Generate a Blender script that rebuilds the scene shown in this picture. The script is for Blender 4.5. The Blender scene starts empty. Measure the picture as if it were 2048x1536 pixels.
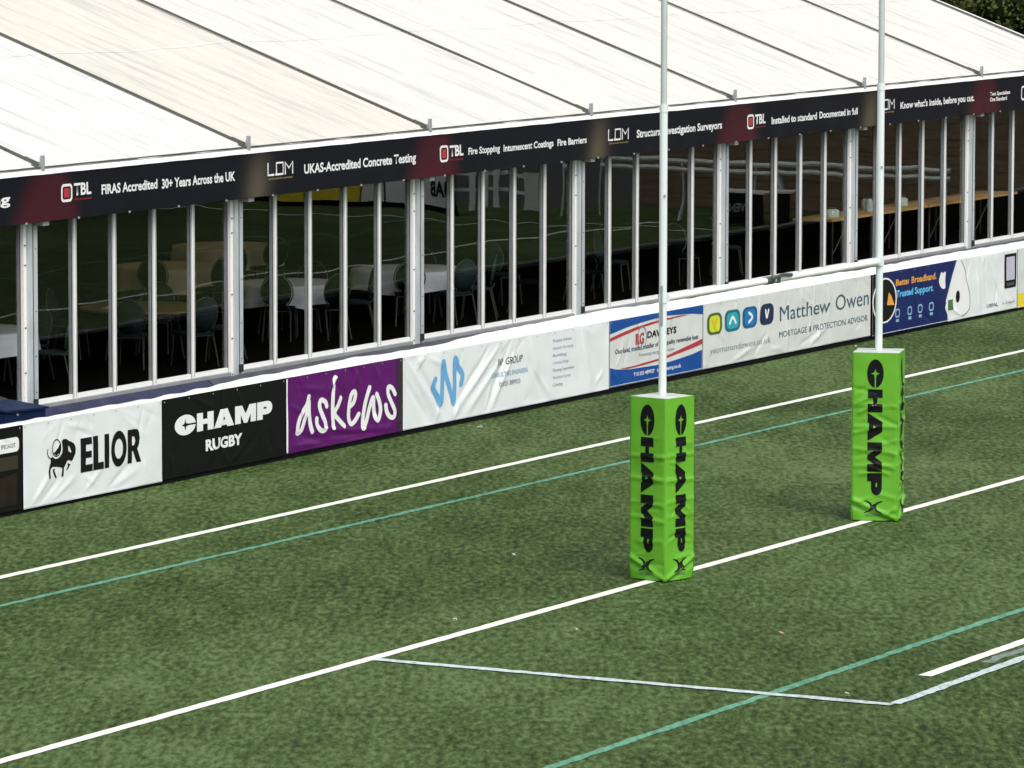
import bpy, bmesh, math, random
from mathutils import Vector, Matrix, noise
R = math.radians
rnd = random.Random(7)
scene = bpy.context.scene
COL = scene.collection

# ------------------------------------------------------------------ camera, world, sun, exposure
CAMP = Vector((-48.907, -24.451, 7.834)); YAW, PIT, ROL = 0.4929, 0.1048, 0.0018
fw = Vector((math.cos(PIT)*math.cos(YAW), math.cos(PIT)*math.sin(YAW), -math.sin(PIT)))
rt = Vector((math.sin(YAW), -math.cos(YAW), 0)); up = rt.cross(fw)
rt, up = rt*math.cos(ROL)+up*math.sin(ROL), up*math.cos(ROL)-rt*math.sin(ROL)
cd = bpy.data.cameras.new('camera'); cam = bpy.data.objects.new('camera', cd); COL.objects.link(cam)
M = Matrix((rt, up, -fw)).transposed().to_4x4(); M.translation = CAMP
cam.matrix_world = M
cd.sensor_width = 36; cd.sensor_fit = 'HORIZONTAL'; cd.lens = 181.535
cd.clip_start = 1; cd.clip_end = 3000
scene.camera = cam

SUN_EL, SUN_ROT = R(52), R(215)          # high soft sun behind the camera's left shoulder
world = bpy.data.worlds.new('World'); scene.world = world; world.use_nodes = True
wn = world.node_tree.nodes; wl = world.node_tree.links
bgn = wn['Background']
sky = wn.new('ShaderNodeTexSky'); sky.sky_type = 'NISHITA'; sky.sun_disc = False
sky.sun_elevation = SUN_EL; sky.sun_rotation = SUN_ROT; sky.air_density = 1.0; sky.dust_density = 3.0; sky.ozone_density = 1.0
hs = wn.new('ShaderNodeHueSaturation'); hs.inputs['Saturation'].default_value = 0.28     # cloud cover: greyer sky
wl.new(sky.outputs[0], hs.inputs['Color']); wl.new(hs.outputs[0], bgn.inputs[0])
bgn.inputs[1].default_value = 0.15
sd = bpy.data.lights.new('sun', 'SUN'); sd.energy = 1.5; sd.angle = R(35); sd.color = (1.0, 0.97, 0.92)
sun = bpy.data.objects.new('sun', sd); COL.objects.link(sun)
sdir = Vector((math.sin(SUN_ROT)*math.cos(SUN_EL), math.cos(SUN_ROT)*math.cos(SUN_EL), math.sin(SUN_EL)))
sun.rotation_euler = sdir.to_track_quat('Z', 'Y').to_euler(); sun.location = (0, -20, 40)
vs = scene.view_settings; vs.view_transform = 'Standard'; vs.look = 'None'; vs.gamma = 1; vs.exposure = 0.35; vs.use_curve_mapping = False

# ------------------------------------------------------------------ helpers
class MB:
    def __init__(s): s.v = []; s.f = []
    def add(s, vs_, fs):
        o = len(s.v); s.v += [tuple(p) for p in vs_]; s.f += [tuple(i+o for i in f) for f in fs]; return s
    def box(s, x0, y0, z0, x1, y1, z1):
        return s.add([(x0,y0,z0),(x1,y0,z0),(x1,y1,z0),(x0,y1,z0),(x0,y0,z1),(x1,y0,z1),(x1,y1,z1),(x0,y1,z1)],
                     [(0,3,2,1),(4,5,6,7),(0,1,5,4),(1,2,6,5),(2,3,7,6),(3,0,4,7)])
    def bar(s, a, b, w, h=None, upv=(0,0,1)):
        a, b = Vector(a), Vector(b); h = h or w; d = (b-a).normalized(); u = Vector(upv)
        sd_ = d.cross(u)
        if sd_.length < 1e-4: sd_ = d.cross(Vector((1,0,0)))
        sd_.normalize(); u2 = sd_.cross(d)
        vs_ = [p + sd_*(i*w/2) + u2*(j*h/2) for p in (a, b) for i, j in ((-1,-1),(1,-1),(1,1),(-1,1))]
        return s.add(vs_, [(0,1,2,3),(7,6,5,4),(0,4,5,1),(1,5,6,2),(2,6,7,3),(3,7,4,0)])
    def tube(s, pts, r, n=8, caps=True):
        pts = [Vector(p) for p in pts]; rings = []
        prev = None
        for i, p in enumerate(pts):
            d = (pts[min(i+1, len(pts)-1)] - pts[max(i-1, 0)]).normalized()
            a = prev if prev else (Vector((0,0,1)) if abs(d.z) < .9 else Vector((1,0,0)))
            u = (a - d*a.dot(d)).normalized(); prev = u; w = d.cross(u)
            rr = r[i] if isinstance(r, (list, tuple)) else r
            rings.append([p + u*(rr*math.cos(2*math.pi*k/n)) + w*(rr*math.sin(2*math.pi*k/n)) for k in range(n)])
        o = len(s.v)
        for g in rings: s.v += [tuple(q) for q in g]
        for i in range(len(pts)-1):
            for k in range(n):
                s.f.append((o+i*n+k, o+i*n+(k+1) % n, o+(i+1)*n+(k+1) % n, o+(i+1)*n+k))
        if caps:
            for g, rev in ((rings[0], True), (rings[-1], False)):      # caps with vertices of their own keep the side shading clean
                e = len(s.v); s.v += [tuple(q) for q in g]; t = tuple(e+k for k in range(n)); s.f.append(t[::-1] if rev else t)
        return s
    def disc(s, c, r, z0, z1, n=32, rx=None):
        o = [(c[0]+(rx or r)*math.cos(2*math.pi*k/n), c[1]+r*math.sin(2*math.pi*k/n)) for k in range(n)]
        vs_ = [(x, y, z0) for x, y in o] + [(x, y, z1) for x, y in o]
        return s.add(vs_, [tuple(range(n))[::-1], tuple(range(n, 2*n))] + [(k, (k+1) % n, n+(k+1) % n, n+k) for k in range(n)])
    def grid(s, fn, nu, nv):
        o = len(s.v)
        for j in range(nv+1):
            for i in range(nu+1): s.v.append(tuple(fn(i/nu, j/nv)))
        for j in range(nv):
            for i in range(nu):
                a = o+j*(nu+1)+i; s.f.append((a, a+1, a+nu+2, a+nu+1))
        return s

def link(name, me, mat, parent=None, smooth=False):
    me.name = name
    o = bpy.data.objects.new(name, me); COL.objects.link(o)
    if mat and not me.materials: me.materials.append(mat)
    if smooth:
        for p in me.polygons: p.use_smooth = len(p.vertices) <= 4 or len(me.polygons) < 3 or 'letter' in name
    if parent:
        o.parent = parent
        if parent.get('_base'): pass
    return o
def base_of(o):
    v = Vector((0, 0, 0))
    while o: v += o.location; o = o.parent
    return v
def put(name, mb, mat, parent=None, smooth=False, local=False):
    """world-space mesh data; made relative to the parent's base unless local"""
    me = bpy.data.meshes.new(name)
    b = base_of(parent) if (parent and not local) else Vector((0,0,0))
    me.from_pydata([(v[0]-b.x, v[1]-b.y, v[2]-b.z) for v in mb.v], [], mb.f); me.validate(); me.update()
    return link(name, me, mat, parent, smooth)
def tag(o, label=None, cat=None, group=None, kind=None):
    if label: o['label'] = label
    if cat: o['category'] = cat
    if group: o['group'] = group
    if kind: o['kind'] = kind
    return o
def thing(name, label, cat, loc=(0,0,0), group=None):
    o = bpy.data.objects.new(name, None); COL.objects.link(o); o.location = loc; o.empty_display_size = .2
    return tag(o, label, cat, group)
def copy_tree(o, parent=None):
    c = o.copy(); COL.objects.link(c); c.parent = parent
    for ch in list(o.children): copy_tree(ch, c)
    return c

# ---- materials
def mat(name, col, rough=.6, metal=0, spec=.5, noise_amt=0, noise_scale=5, bump=0, bump_scale=20, col2=None, stretch=None, dist=.01):
    m = bpy.data.materials.new(name); m.use_nodes = True
    nt = m.node_tree; b = nt.nodes['Principled BSDF']
    b.inputs['Base Color'].default_value = (*col, 1); b.inputs['Roughness'].default_value = rough
    b.inputs['Metallic'].default_value = metal; b.inputs['Specular IOR Level'].default_value = spec
    tc = nt.nodes.new('ShaderNodeTexCoord'); mp = nt.nodes.new('ShaderNodeMapping'); nt.links.new(tc.outputs['Object'], mp.inputs[0])
    if stretch: mp.inputs['Scale'].default_value = stretch
    if noise_amt or col2:
        n = nt.nodes.new('ShaderNodeTexNoise'); n.inputs['Scale'].default_value = noise_scale; n.inputs['Detail'].default_value = 6
        nt.links.new(mp.outputs[0], n.inputs['Vector'])
        cr = nt.nodes.new('ShaderNodeValToRGB'); cr.color_ramp.elements[0].position = .3; cr.color_ramp.elements[1].position = .7
        c2 = col2 or tuple(c*(1-noise_amt) for c in col)
        cr.color_ramp.elements[0].color = (*c2, 1); cr.color_ramp.elements[1].color = (*col, 1)
        nt.links.new(n.outputs['Fac'], cr.inputs[0]); nt.links.new(cr.outputs[0], b.inputs['Base Color'])
    if bump:
        n2 = nt.nodes.new('ShaderNodeTexNoise'); n2.inputs['Scale'].default_value = bump_scale; n2.inputs['Detail'].default_value = 4
        nt.links.new(mp.outputs[0], n2.inputs['Vector'])
        bp = nt.nodes.new('ShaderNodeBump'); bp.inputs['Strength'].default_value = bump; bp.inputs['Distance'].default_value = dist
        nt.links.new(n2.outputs['Fac'], bp.inputs['Height']); nt.links.new(bp.outputs[0], b.inputs['Normal'])
    return m
def vcol_mat(name, rough=.45):
    m = bpy.data.materials.new(name); m.use_nodes = True; nt = m.node_tree; b = nt.nodes['Principled BSDF']
    a = nt.nodes.new('ShaderNodeAttribute'); a.attribute_name = 'print'; nt.links.new(a.outputs['Color'], b.inputs['Base Color'])
    b.inputs['Roughness'].default_value = rough; b.inputs['Specular IOR Level'].default_value = .12
    return m

m_alu   = mat('brushed_aluminium', (.60,.64,.66), .45, .1, noise_amt=.30, noise_scale=5, stretch=(1,1,.35), bump=.1, bump_scale=8)
m_alud  = mat('dull_aluminium', (.40,.42,.43), .5, .2, noise_amt=.2, noise_scale=6)
m_frame = mat('white_window_frame', (.89,.89,.87), .45, spec=.25, noise_amt=.05, noise_scale=4, stretch=(1,1,.3))
m_seal  = mat('black_rubber_seal', (.015,.015,.015), .6)
m_black = mat('black_board', (.008,.008,.009), .8, spec=.1, noise_amt=.4, noise_scale=3)
m_white = mat('white_vinyl', (.76,.79,.80), .42, noise_amt=.06, noise_scale=2.5)
m_cover = mat('white_cover_sheet', (.86,.87,.86), .5, noise_amt=.08, noise_scale=3)
m_vblack= mat('black_vinyl', (.0045,.005,.005), .45, spec=.14)
m_purple= mat('purple_vinyl', (.098,.005,.120), .36, spec=.22)
m_wvin2 = mat('greyish_white_vinyl', (.66,.68,.66), .45, noise_amt=.1, noise_scale=3)
m_blue  = mat('blue_print', (.005,.065,.29), .4, spec=.3)
m_navy  = mat('navy_vinyl', (.008,.016,.12), .36, spec=.25, noise_amt=.3, noise_scale=1.5)
m_red   = mat('red_print', (.42,.03,.045), .4)
m_ink   = mat('black_print', (.005,.005,.006), .5, spec=.18)
m_wink  = mat('white_print', (.80,.80,.80), .45)
m_slate = mat('slate_print', (.045,.10,.14), .45)
m_grey  = mat('grey_print', (.22,.27,.30), .5)
m_lblue = mat('light_blue_print', (.13,.38,.66), .45)
m_pblue = mat('pale_blue_print', (.25,.42,.55), .45)
m_lime  = mat('lime_print', (.55,.68,.02), .4); m_olive = mat('dark_olive_print', (.07,.10,.03), .45)
m_teal  = mat('teal_print', (.02,.34,.42), .4); m_mblue = mat('mid_blue_print', (.005,.17,.47), .4); m_dnavy = mat('dark_navy_print', (.008,.02,.07), .4)
m_teald = mat('dark_teal_print', (.008,.13,.18), .4); m_mblued = mat('deep_blue_print', (.004,.09,.22), .4)
m_orange= mat('orange_print', (.75,.33,.06), .4); m_sky = mat('sky_blue_print', (.12,.50,.82), .4)
m_yellow= mat('yellow_print', (.75,.62,.03), .45); m_gold = mat('gold_print', (.42,.32,.10), .45); m_green = mat('green_print', (.06,.16,.05), .5)
m_pgrey = mat('pale_panel_print', (.52,.50,.60), .5, noise_amt=.15, noise_scale=25)
m_post  = mat('white_gloss_paint', (.73,.79,.78), .45, spec=.25, noise_amt=.06, noise_scale=2, stretch=(1,1,.2))
m_postu = mat('weathered_white_paint', (.50,.55,.53), .45, noise_amt=.12, noise_scale=3, stretch=(1,1,.3))
m_postw = mat('worn_grey_tape', (.38,.45,.47), .5, noise_amt=.3, noise_scale=12)
m_lime_pad = mat('lime_green_vinyl', (.135,.42,.026), .40, spec=.4, noise_amt=.10, noise_scale=3, bump=.12, bump_scale=25, dist=.01)
m_padtop= mat('pad_top_white', (.62,.66,.62), .5, noise_amt=.25, noise_scale=9)
m_skirtn= mat('navy_tarpaulin', (.030,.035,.085), .38, noise_amt=.4, noise_scale=3, bump=.3, bump_scale=9, dist=.03)
m_skirtg= mat('grey_tarpaulin', (.075,.078,.09), .45, noise_amt=.4, noise_scale=3, bump=.3, bump_scale=9, dist=.03)
m_bluebox = mat('navy_plastic', (.005,.020,.07), .5, spec=.25, noise_amt=.2, noise_scale=6)
m_added_lining= mat('added_dark_lining', (.012,.010,.006), .95, spec=.0, noise_amt=.3, noise_scale=2)  # invented near-black lining, added to keep the marquee interior dark
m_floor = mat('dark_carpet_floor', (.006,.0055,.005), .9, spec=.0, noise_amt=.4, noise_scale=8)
m_cloth = mat('white_tablecloth', (.80,.81,.88), .8, noise_amt=.06, noise_scale=5)
m_beige = mat('beige_tablecloth', (.72,.62,.42), .8, noise_amt=.08, noise_scale=5)
m_tabled= mat('brown_table_top', (.26,.18,.07), .5, noise_amt=.3, noise_scale=6)
m_trest = mat('honey_wood', (.62,.36,.12), .45, noise_amt=.35, noise_scale=6, stretch=(.3,4,1))
m_upho  = mat('grey_green_upholstery', (.024,.036,.038), .9, spec=.05, noise_amt=.2, noise_scale=20)
m_uphod = mat('charcoal_upholstery', (.005,.0055,.007), .9, spec=.02)
m_chrome= mat('chair_steel', (.075,.073,.068), .35, .5)
m_glassw= mat('frosted_jar', (.45,.55,.52), .25)
m_bark  = mat('bark', (.07,.055,.04), .9, noise_amt=.5, noise_scale=12, bump=.6, bump_scale=30)
m_fence = mat('brown_fence_board', (.24,.175,.105), .8, noise_amt=.45, noise_scale=3, stretch=(4,.6,4))
m_paper = mat('white_paper', (.8,.82,.84), .7)
m_litter= mat('pale_litter', (.42,.41,.33), .7); m_leafy = mat('dry_leaf', (.38,.26,.14), .8)
m_clamp = mat('grey_green_clamp', (.06,.075,.07), .5)
m_cloth_dark = mat('black_strap', (.02,.022,.02), .7)

# glass: two faces, each a Fresnel mix of clear and mirror, faintly wavy
m_glass = bpy.data.materials.new('window_glass'); m_glass.use_nodes = True
nt = m_glass.node_tree; nt.nodes.clear()
out = nt.nodes.new('ShaderNodeOutputMaterial'); mx = nt.nodes.new('ShaderNodeMixShader'); tr = nt.nodes.new('ShaderNodeBsdfTransparent')
gl = nt.nodes.new('ShaderNodeBsdfGlossy'); gl.inputs['Roughness'].default_value = .0
tr.inputs[0].default_value = (.96,.975,.965,1)
oi = nt.nodes.new('ShaderNodeTexCoord'); nn = nt.nodes.new('ShaderNodeTexNoise'); nn.inputs['Scale'].default_value = 1.1; nn.inputs['Detail'].default_value = 0
gm = nt.nodes.new('ShaderNodeNewGeometry'); nt.links.new(gm.outputs['Position'], nn.inputs['Vector'])
bb = nt.nodes.new('ShaderNodeBump'); bb.inputs['Strength'].default_value = 1; bb.inputs['Distance'].default_value = .0022
nt.links.new(nn.outputs['Fac'], bb.inputs['Height']); nt.links.new(bb.outputs[0], gl.inputs['Normal'])

def mth(op, a, b_=None):      # Schlick reflectance, the same from both sides of the thin pane
    n = nt.nodes.new('ShaderNodeMath'); n.operation = op
    for i, x in enumerate((a, b_)):
        if x is None: continue
        if isinstance(x, (int, float)): n.inputs[i].default_value = x
        else: nt.links.new(x, n.inputs[i])
    return n.outputs[0]
dp = nt.nodes.new('ShaderNodeVectorMath'); dp.operation = 'DOT_PRODUCT'; nt.links.new(gm.outputs['Incoming'], dp.inputs[0]); nt.links.new(gm.outputs['Normal'], dp.inputs[1])
fres = mth('ADD', mth('MULTIPLY', mth('POWER', mth('SUBTRACT', 1.0, mth('ABSOLUTE', dp.outputs['Value'])), 5.0), .78), .04)
nt.links.new(fres, mx.inputs[0]); nt.links.new(tr.outputs[0], mx.inputs[1]); nt.links.new(gl.outputs[0], mx.inputs[2]); nt.links.new(mx.outputs[0], out.inputs[0])

# ---- flat print shapes (u, v) -> bmesh
CAP = .729
def curve_bm(cu):
    o = bpy.data.objects.new('tmp', cu); COL.objects.link(o)
    dg = bpy.context.evaluated_depsgraph_get(); dg.update()
    me = bpy.data.meshes.new_from_object(o.evaluated_get(dg)); bm = bmesh.new(); bm.from_mesh(me)
    bpy.data.objects.remove(o); bpy.data.curves.remove(cu); bpy.data.meshes.remove(me)
    return bm
def text_bm(s, x0, z0, x1, z1, bold=0.0, space=1.0, shear=0):
    cu = bpy.data.curves.new('t', 'FONT'); cu.body = s; cu.size = 1; cu.offset = bold; cu.resolution_u = 3; cu.space_character = space; cu.shear = shear
    cu.fill_mode = 'FRONT'
    bm = curve_bm(cu)
    xs = [v.co.x for v in bm.verts]; a, b = min(xs), max(xs)
    for v in bm.verts:
        v.co = Vector((x0+(v.co.x-a)/(b-a)*(x1-x0), z0+v.co.y/CAP*(z1-z0), 0))
    return bm
def poly_bm(loops):
    cu = bpy.data.curves.new('p', 'CURVE'); cu.dimensions = '2D'; cu.fill_mode = 'BOTH'
    for L in loops:
        sp = cu.splines.new('POLY'); sp.points.add(len(L)-1); sp.use_cyclic_u = True
        for p, q in zip(sp.points, L): p.co = (q[0], q[1], 0, 1)
    bm = curve_bm(cu)
    for v in bm.verts: v.co.z = 0
    return bm
def smooth(pts, n=6, closed=False):
    P = [Vector((p[0], p[1])) for p in pts]; out_ = []; N = len(P)
    rng = range(N) if closed else range(N-1)
    for i in rng:
        p1, p2 = P[i], P[(i+1) % N]
        p0 = P[(i-1) % N] if (closed or i > 0) else p1; p3 = P[(i+2) % N] if (closed or i+2 < N) else p2
        for k in range(n):
            t = k/n
            out_.append(.5*((2*p1)+(p2-p0)*t+(2*p0-5*p1+4*p2-p3)*t*t+(3*p1-p0-3*p2+p3)*t**3))
    if not closed: out_.append(P[-1])
    return [(p.x, p.y) for p in out_]
def stroke_bm(pts, w, asp=1.0, lay=0.0, closed=False):
    """ribbon with round ends; w = width or list of widths; later points sit a hair prouder where the line crosses itself"""
    P = [Vector((p[0], p[1])) for p in pts]; N = len(P); bm = bmesh.new(); rows = []
    for i, p in enumerate(P):
        if closed: d = P[(i+1) % N]-P[(i-1) % N]
        else: d = P[min(i+1, N-1)]-P[max(i-1, 0)]
        d = Vector((d.x, d.y/asp)).normalized(); n = Vector((-d.y, d.x))
        ww = w if not isinstance(w, (list, tuple)) else w[0]+(w[1]-w[0])*math.sin(math.pi*i/(N-1))
        z = lay + .0010*i/N
        rows.append((bm.verts.new((p.x+n.x*ww/2, p.y+n.y*ww/2*asp, z)), bm.verts.new((p.x-n.x*ww/2, p.y-n.y*ww/2*asp, z)), p, ww, z, d))
    for i in range(N if closed else N-1):
        a, b = rows[i], rows[(i+1) % N]; bm.faces.new((a[0], a[1], b[1], b[0]))
    if not closed:
        for r, sg in ((rows[0], -1), (rows[-1], 1)):
            d = r[5]*sg; ang = math.atan2(d.y, d.x); fan = []
            for k in range(1, 6):
                t = ang-math.pi/2+math.pi*k/6; fan.append(bm.verts.new((r[2].x+math.cos(t)*r[3]/2, r[2].y+math.sin(t)*r[3]/2*asp, r[4])))
            loop = ([r[1]] if sg > 0 else [r[0]]) + fan + ([r[0]] if sg > 0 else [r[1]])
            bm.faces.new(loop)
    return bm
def ellipse(cx, cy, rx, ry, n=32): return [(cx+rx*math.cos(2*math.pi*k/n), cy+ry*math.sin(2*math.pi*k/n)) for k in range(n)]
def rrect(x0, y0, x1, y1, r, ry=None, n=5):
    ry = ry or r; o = []
    for cx, cy, a in ((x1-r, y1-ry, 0), (x0+r, y1-ry, 90), (x0+r, y0+ry, 180), (x1-r, y0+ry, 270)):
        for k in range(n+1):
            t = R(a+90*k/n); o.append((cx+r*math.cos(t), cy+ry*math.sin(t)))
    return o
def join(bms):
    t = bmesh.new()
    for b in bms:
        me = bpy.data.meshes.new('j'); b.to_mesh(me); t.from_mesh(me); b.free(); bpy.data.meshes.remove(me)
    return t
def place(name, bm, m, parent, fn, step=.03, layer=0):
    """cut the flat shape on a grid so it can follow the cloth, then map (u, v, height) with fn"""
    if step:
        us = [v.co.x for v in bm.verts]; vs2 = [v.co.y for v in bm.verts]
        for axis, lo, hi in ((0, min(us), max(us)), (1, min(vs2), max(vs2))):
            k = math.floor(lo/step)+1
            while k*step < hi:
                co = Vector((0,0,0)); co[axis] = k*step; no = Vector((0,0,0)); no[axis] = 1
                bmesh.ops.bisect_plane(bm, geom=bm.verts[:]+bm.edges[:]+bm.faces[:], plane_co=co, plane_no=no, dist=1e-5)
                k += 1
    b = base_of(parent)
    for v in bm.verts: v.co = fn(v.co.x, v.co.y, v.co.z+.004+layer*.0016) - b
    me = bpy.data.meshes.new(name); bm.to_mesh(me); bm.free()
    return link(name, me, m, parent, True)

# ------------------------------------------------------------------ ground and pitch
def turf_material(name, fibre, tint=None, mixed=0.0):
    m = bpy.data.materials.new(name); m.use_nodes = True; nt = m.node_tree; b = nt.nodes['Principled BSDF']
    b.inputs['Roughness'].default_value = .8; b.inputs['Specular IOR Level'].default_value = .08
    g = nt.nodes.new('ShaderNodeNewGeometry')
    mp = nt.nodes.new('ShaderNodeMapping'); nt.links.new(g.outputs['Position'], mp.inputs[0]); mp.inputs['Rotation'].default_value = (0, 0, R(-28))
    def nz(scale, det, rough=.6, st=(1,1,1)):
        mm = nt.nodes.new('ShaderNodeMapping'); nt.links.new(mp.outputs[0], mm.inputs[0]); mm.inputs['Scale'].default_value = st
        n = nt.nodes.new('ShaderNodeTexNoise'); n.inputs['Scale'].default_value = scale; n.inputs['Detail'].default_value = det; n.inputs['Roughness'].default_value = rough
        nt.links.new(mm.outputs[0], n.inputs['Vector']); return n.outputs['Fac']
    fine = nz(15.0, 3, .60, (.34, 1.0, 1)); mid = nz(1.8, 6, .70, (.34, .9, 1)); big = nz(.14, 3, .5)
    def math_(op, a, bb_):
        n = nt.nodes.new('ShaderNodeMath'); n.operation = op
        for i, x in enumerate((a, bb_)):
            if isinstance(x, (int, float)): n.inputs[i].default_value = x
            else: nt.links.new(x, n.inputs[i])
        return n.outputs[0]
    s = math_('ADD', math_('ADD', math_('MULTIPLY', fine, .52), math_('MULTIPLY', mid, .26)), math_('MULTIPLY', big, .22))
    cr = nt.nodes.new('ShaderNodeValToRGB'); e = cr.color_ramp.elements
    e[0].position = .39; e[0].color = (*fibre[0], 1); e[1].position = .61; e[1].color = (*fibre[2], 1)
    x = cr.color_ramp.elements.new(.50); x.color = (*fibre[1], 1)
    nt.links.new(s, cr.inputs[0]); nt.links.new(cr.outputs[0], b.inputs['Base Color'])
    bp = nt.nodes.new('ShaderNodeBump'); bp.inputs['Strength'].default_value = .5; bp.inputs['Distance'].default_value = .02
    nt.links.new(fine, bp.inputs['Height']); nt.links.new(bp.outputs[0], b.inputs['Normal'])
    return m
TURF = [(.016,.032,.007), (.054,.089,.025), (.118,.170,.066)]
m_turf = turf_material('artificial_turf', TURF)
def line_material(name, col, gap):
    """paint on turf fibres: solid in the middle, fibres showing through where the paint has worn"""
    m = turf_material(name, [tuple(c*(1-gap) for c in col), tuple(c*(1-gap*.4) for c in col), col]); return m
m_lwhite = line_material('line_paint_white', (.80,.80,.72), .12)
m_lteal = line_material('line_paint_teal', (.15,.37,.25), .5)
m_lpale = line_material('line_paint_pale', (.58,.68,.68), .40)
m_lghost = line_material('line_paint_faded', (.22,.27,.24), .35)
m_ground = mat('tarmac', (.06,.06,.058), .9, noise_amt=.3, noise_scale=3)
g = MB().add([(-800,-800,-.02),(1500,-800,-.02),(1500,1200,-.02),(-800,1200,-.02)], [(0,1,2,3)])
tag(put('ground', g, m_ground), kind='structure')
p = MB().add([(-70,-75,0),(50,-75,0),(50,10.6,0),(-70,10.6,0)], [(0,1,2,3)])
tag(put('artificial_turf', p, m_turf), kind='structure')
def ragged(name, a, b, w, m, z, seed=0, amp=.005):
    """painted line from a to b with slightly ragged edges, lying flat a few mm above the turf"""
    rr = random.Random(seed); a, b = Vector(a), Vector(b); L = (b-a).length; d = (b-a)/L; n = Vector((-d.y, d.x)); N = max(8, int(L/.12))
    mb = MB()
    for i in range(N+1):
        q = a + d*(L*i/N)
        l = w/2+rr.uniform(-amp, amp); r2 = w/2+rr.uniform(-amp, amp)
        mb.v += [(q.x+n.x*l, q.y+n.y*l, z), (q.x-n.x*r2, q.y-n.y*r2, z)]
    mb.f = [(2*i, 2*i+1, 2*i+3, 2*i+2) for i in range(N)]
    return tag(put(name, mb, m), kind='structure')
ragged('goal_line', (-30, 0), (46, 0), .135, m_lwhite, .006, 1)
ragged('dead_ball_line', (-30, 6.2), (46, 6.2), .135, m_lwhite, .006, 2)
ragged('teal_line', (-30, 5.05), (46, 5.05), .095, m_lteal, .005, 3, .010)
ragged('teal_line', (-30, -4.25), (46, -4.25), .105, m_lteal, .005, 4, .012)
ragged('try_line_dash', (-4.62, -5.09), (6, -5.09), .135, m_lwhite, .006, 5)
ragged('training_line', (-6.28, -.08), (-6.28, -5.50), .13, m_lpale, .010, 6, .015)
ragged('training_line', (-6.22, -5.50), (10, -5.50), .12, m_lpale, .010, 7, .012)
ragged('faded_line', (-3.6, -5.27), (-1.6, -5.27), .12, m_lghost, .004, 8, .03)
ragged('touch_line', (44.6, -75), (44.6, 6.2), .135, m_lwhite, .010, 9)

# ------------------------------------------------------------------ marquee
BX, BAY, EY, EZ, SL = 5.44, 5.0, 11.45, 3.70, .359
FZ = .66                                   # raised floor
I0, I1 = -2, 7
GX = BX+BAY*I1                             # gable end
X0 = BX+BAY*I0
marq = thing('marquee', 'long white marquee with a row of tall glazed doors behind the barrier', 'marquee', (BX, EY, 0))
def roof_mat(name, col, col2):
    m = mat(name, col, .6, noise_amt=.1, noise_scale=2.2, col2=col2, spec=.15, stretch=(2.6, .16, .16), bump=.35, bump_scale=3, dist=.03)
    t = m.node_tree; b_ = t.nodes['Principled BSDF']; o_ = t.nodes['Material Output']      # thin PVC lets a little warm light through
    tl = t.nodes.new('ShaderNodeBsdfTranslucent'); tl.inputs[0].default_value = (.60,.46,.26,1); mx_ = t.nodes.new('ShaderNodeMixShader'); mx_.inputs[0].default_value = .05
    t.links.new(b_.outputs[0], mx_.inputs[1]); t.links.new(tl.outputs[0], mx_.inputs[2]); t.links.new(mx_.outputs[0], o_.inputs[0])
    # faint weather streaks running down the slope
    n3 = t.nodes.new('ShaderNodeTexNoise'); n3.inputs['Scale'].default_value = 4; n3.inputs['Detail'].default_value = 5; n3.inputs['Roughness'].default_value = .7
    mp3 = t.nodes.new('ShaderNodeMapping'); mp3.inputs['Scale'].default_value = (1.1, .14, .14); mp3.inputs['Rotation'].default_value = (0, 0, .10)
    tc3 = t.nodes.new('ShaderNodeTexCoord'); t.links.new(tc3.outputs['Object'], mp3.inputs[0]); t.links.new(mp3.outputs[0], n3.inputs['Vector'])
    cr3 = t.nodes.new('ShaderNodeValToRGB'); cr3.color_ramp.elements[0].position = .34; cr3.color_ramp.elements[0].color = (.79,.795,.81,1); cr3.color_ramp.elements[1].position = .50; cr3.color_ramp.elements[1].color = (1,1,1,1)
    mul = t.nodes.new('ShaderNodeMix'); mul.data_type = 'RGBA'; mul.blend_type = 'MULTIPLY'; mul.inputs[0].default_value = 1
    src = b_.inputs['Base Color'].links[0].from_socket; t.links.new(n3.outputs['Fac'], cr3.inputs[0]); t.links.new(src, mul.inputs[6]); t.links.new(cr3.outputs[0], mul.inputs[7]); t.links.new(mul.outputs[2], b_.inputs['Base Color'])
    return m
m_roof  = roof_mat('white_pvc_roof', (.735,.735,.70), (.675,.675,.65))
m_roof2 = roof_mat('cream_pvc_roof', (.695,.67,.59), (.635,.615,.545))
HALF = 10.0
m_roof3 = roof_mat('warm_pvc_roof', (.725,.715,.655), (.66,.655,.605))
for i in range(I0, I1):
    xa, xb = BX+BAY*i+.012, BX+BAY*(i+1)-.012
    def rf(u, v, i=i, xa=xa, xb=xb):
        y = EY+HALF*v; x = xa+(xb-xa)*u; e = math.sin(math.pi*u)
        sag = -.05*e*math.sin(math.pi*min(1, v*1.0)) + .012*noise.noise(Vector((x*1.3, y*.35, 3))) + .006*noise.noise(Vector((x*5, y*.6, 9)))*e
        sag += .018*math.exp(-v*HALF/.35)*math.sin(u*math.pi*7)*e          # puckers at the eave
        return (x, y, EZ+.03+SL*HALF*v+sag)
    pn = put('roof_panel', MB().grid(rf, 36, 40), m_roof2 if i == 1 else m_roof3 if i > 1 else m_roof, marq, True)
    if i == 1: pn['label'] = 'cream toned roof panel'
    # welded seam across the panel
    for vs_ in (.33, .72):
        sm = MB().grid(lambda u, v, rf=rf, vs_=vs_: tuple(Vector(rf(u, vs_+.0045*v))+Vector((0, 0, .004))), 36, 1)
        put('welded_seam', sm, m_roof, pn, True)
m_rail = mat('grey_keder_rail', (.11,.115,.10), .5, .1, noise_amt=.35, noise_scale=3)
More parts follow.
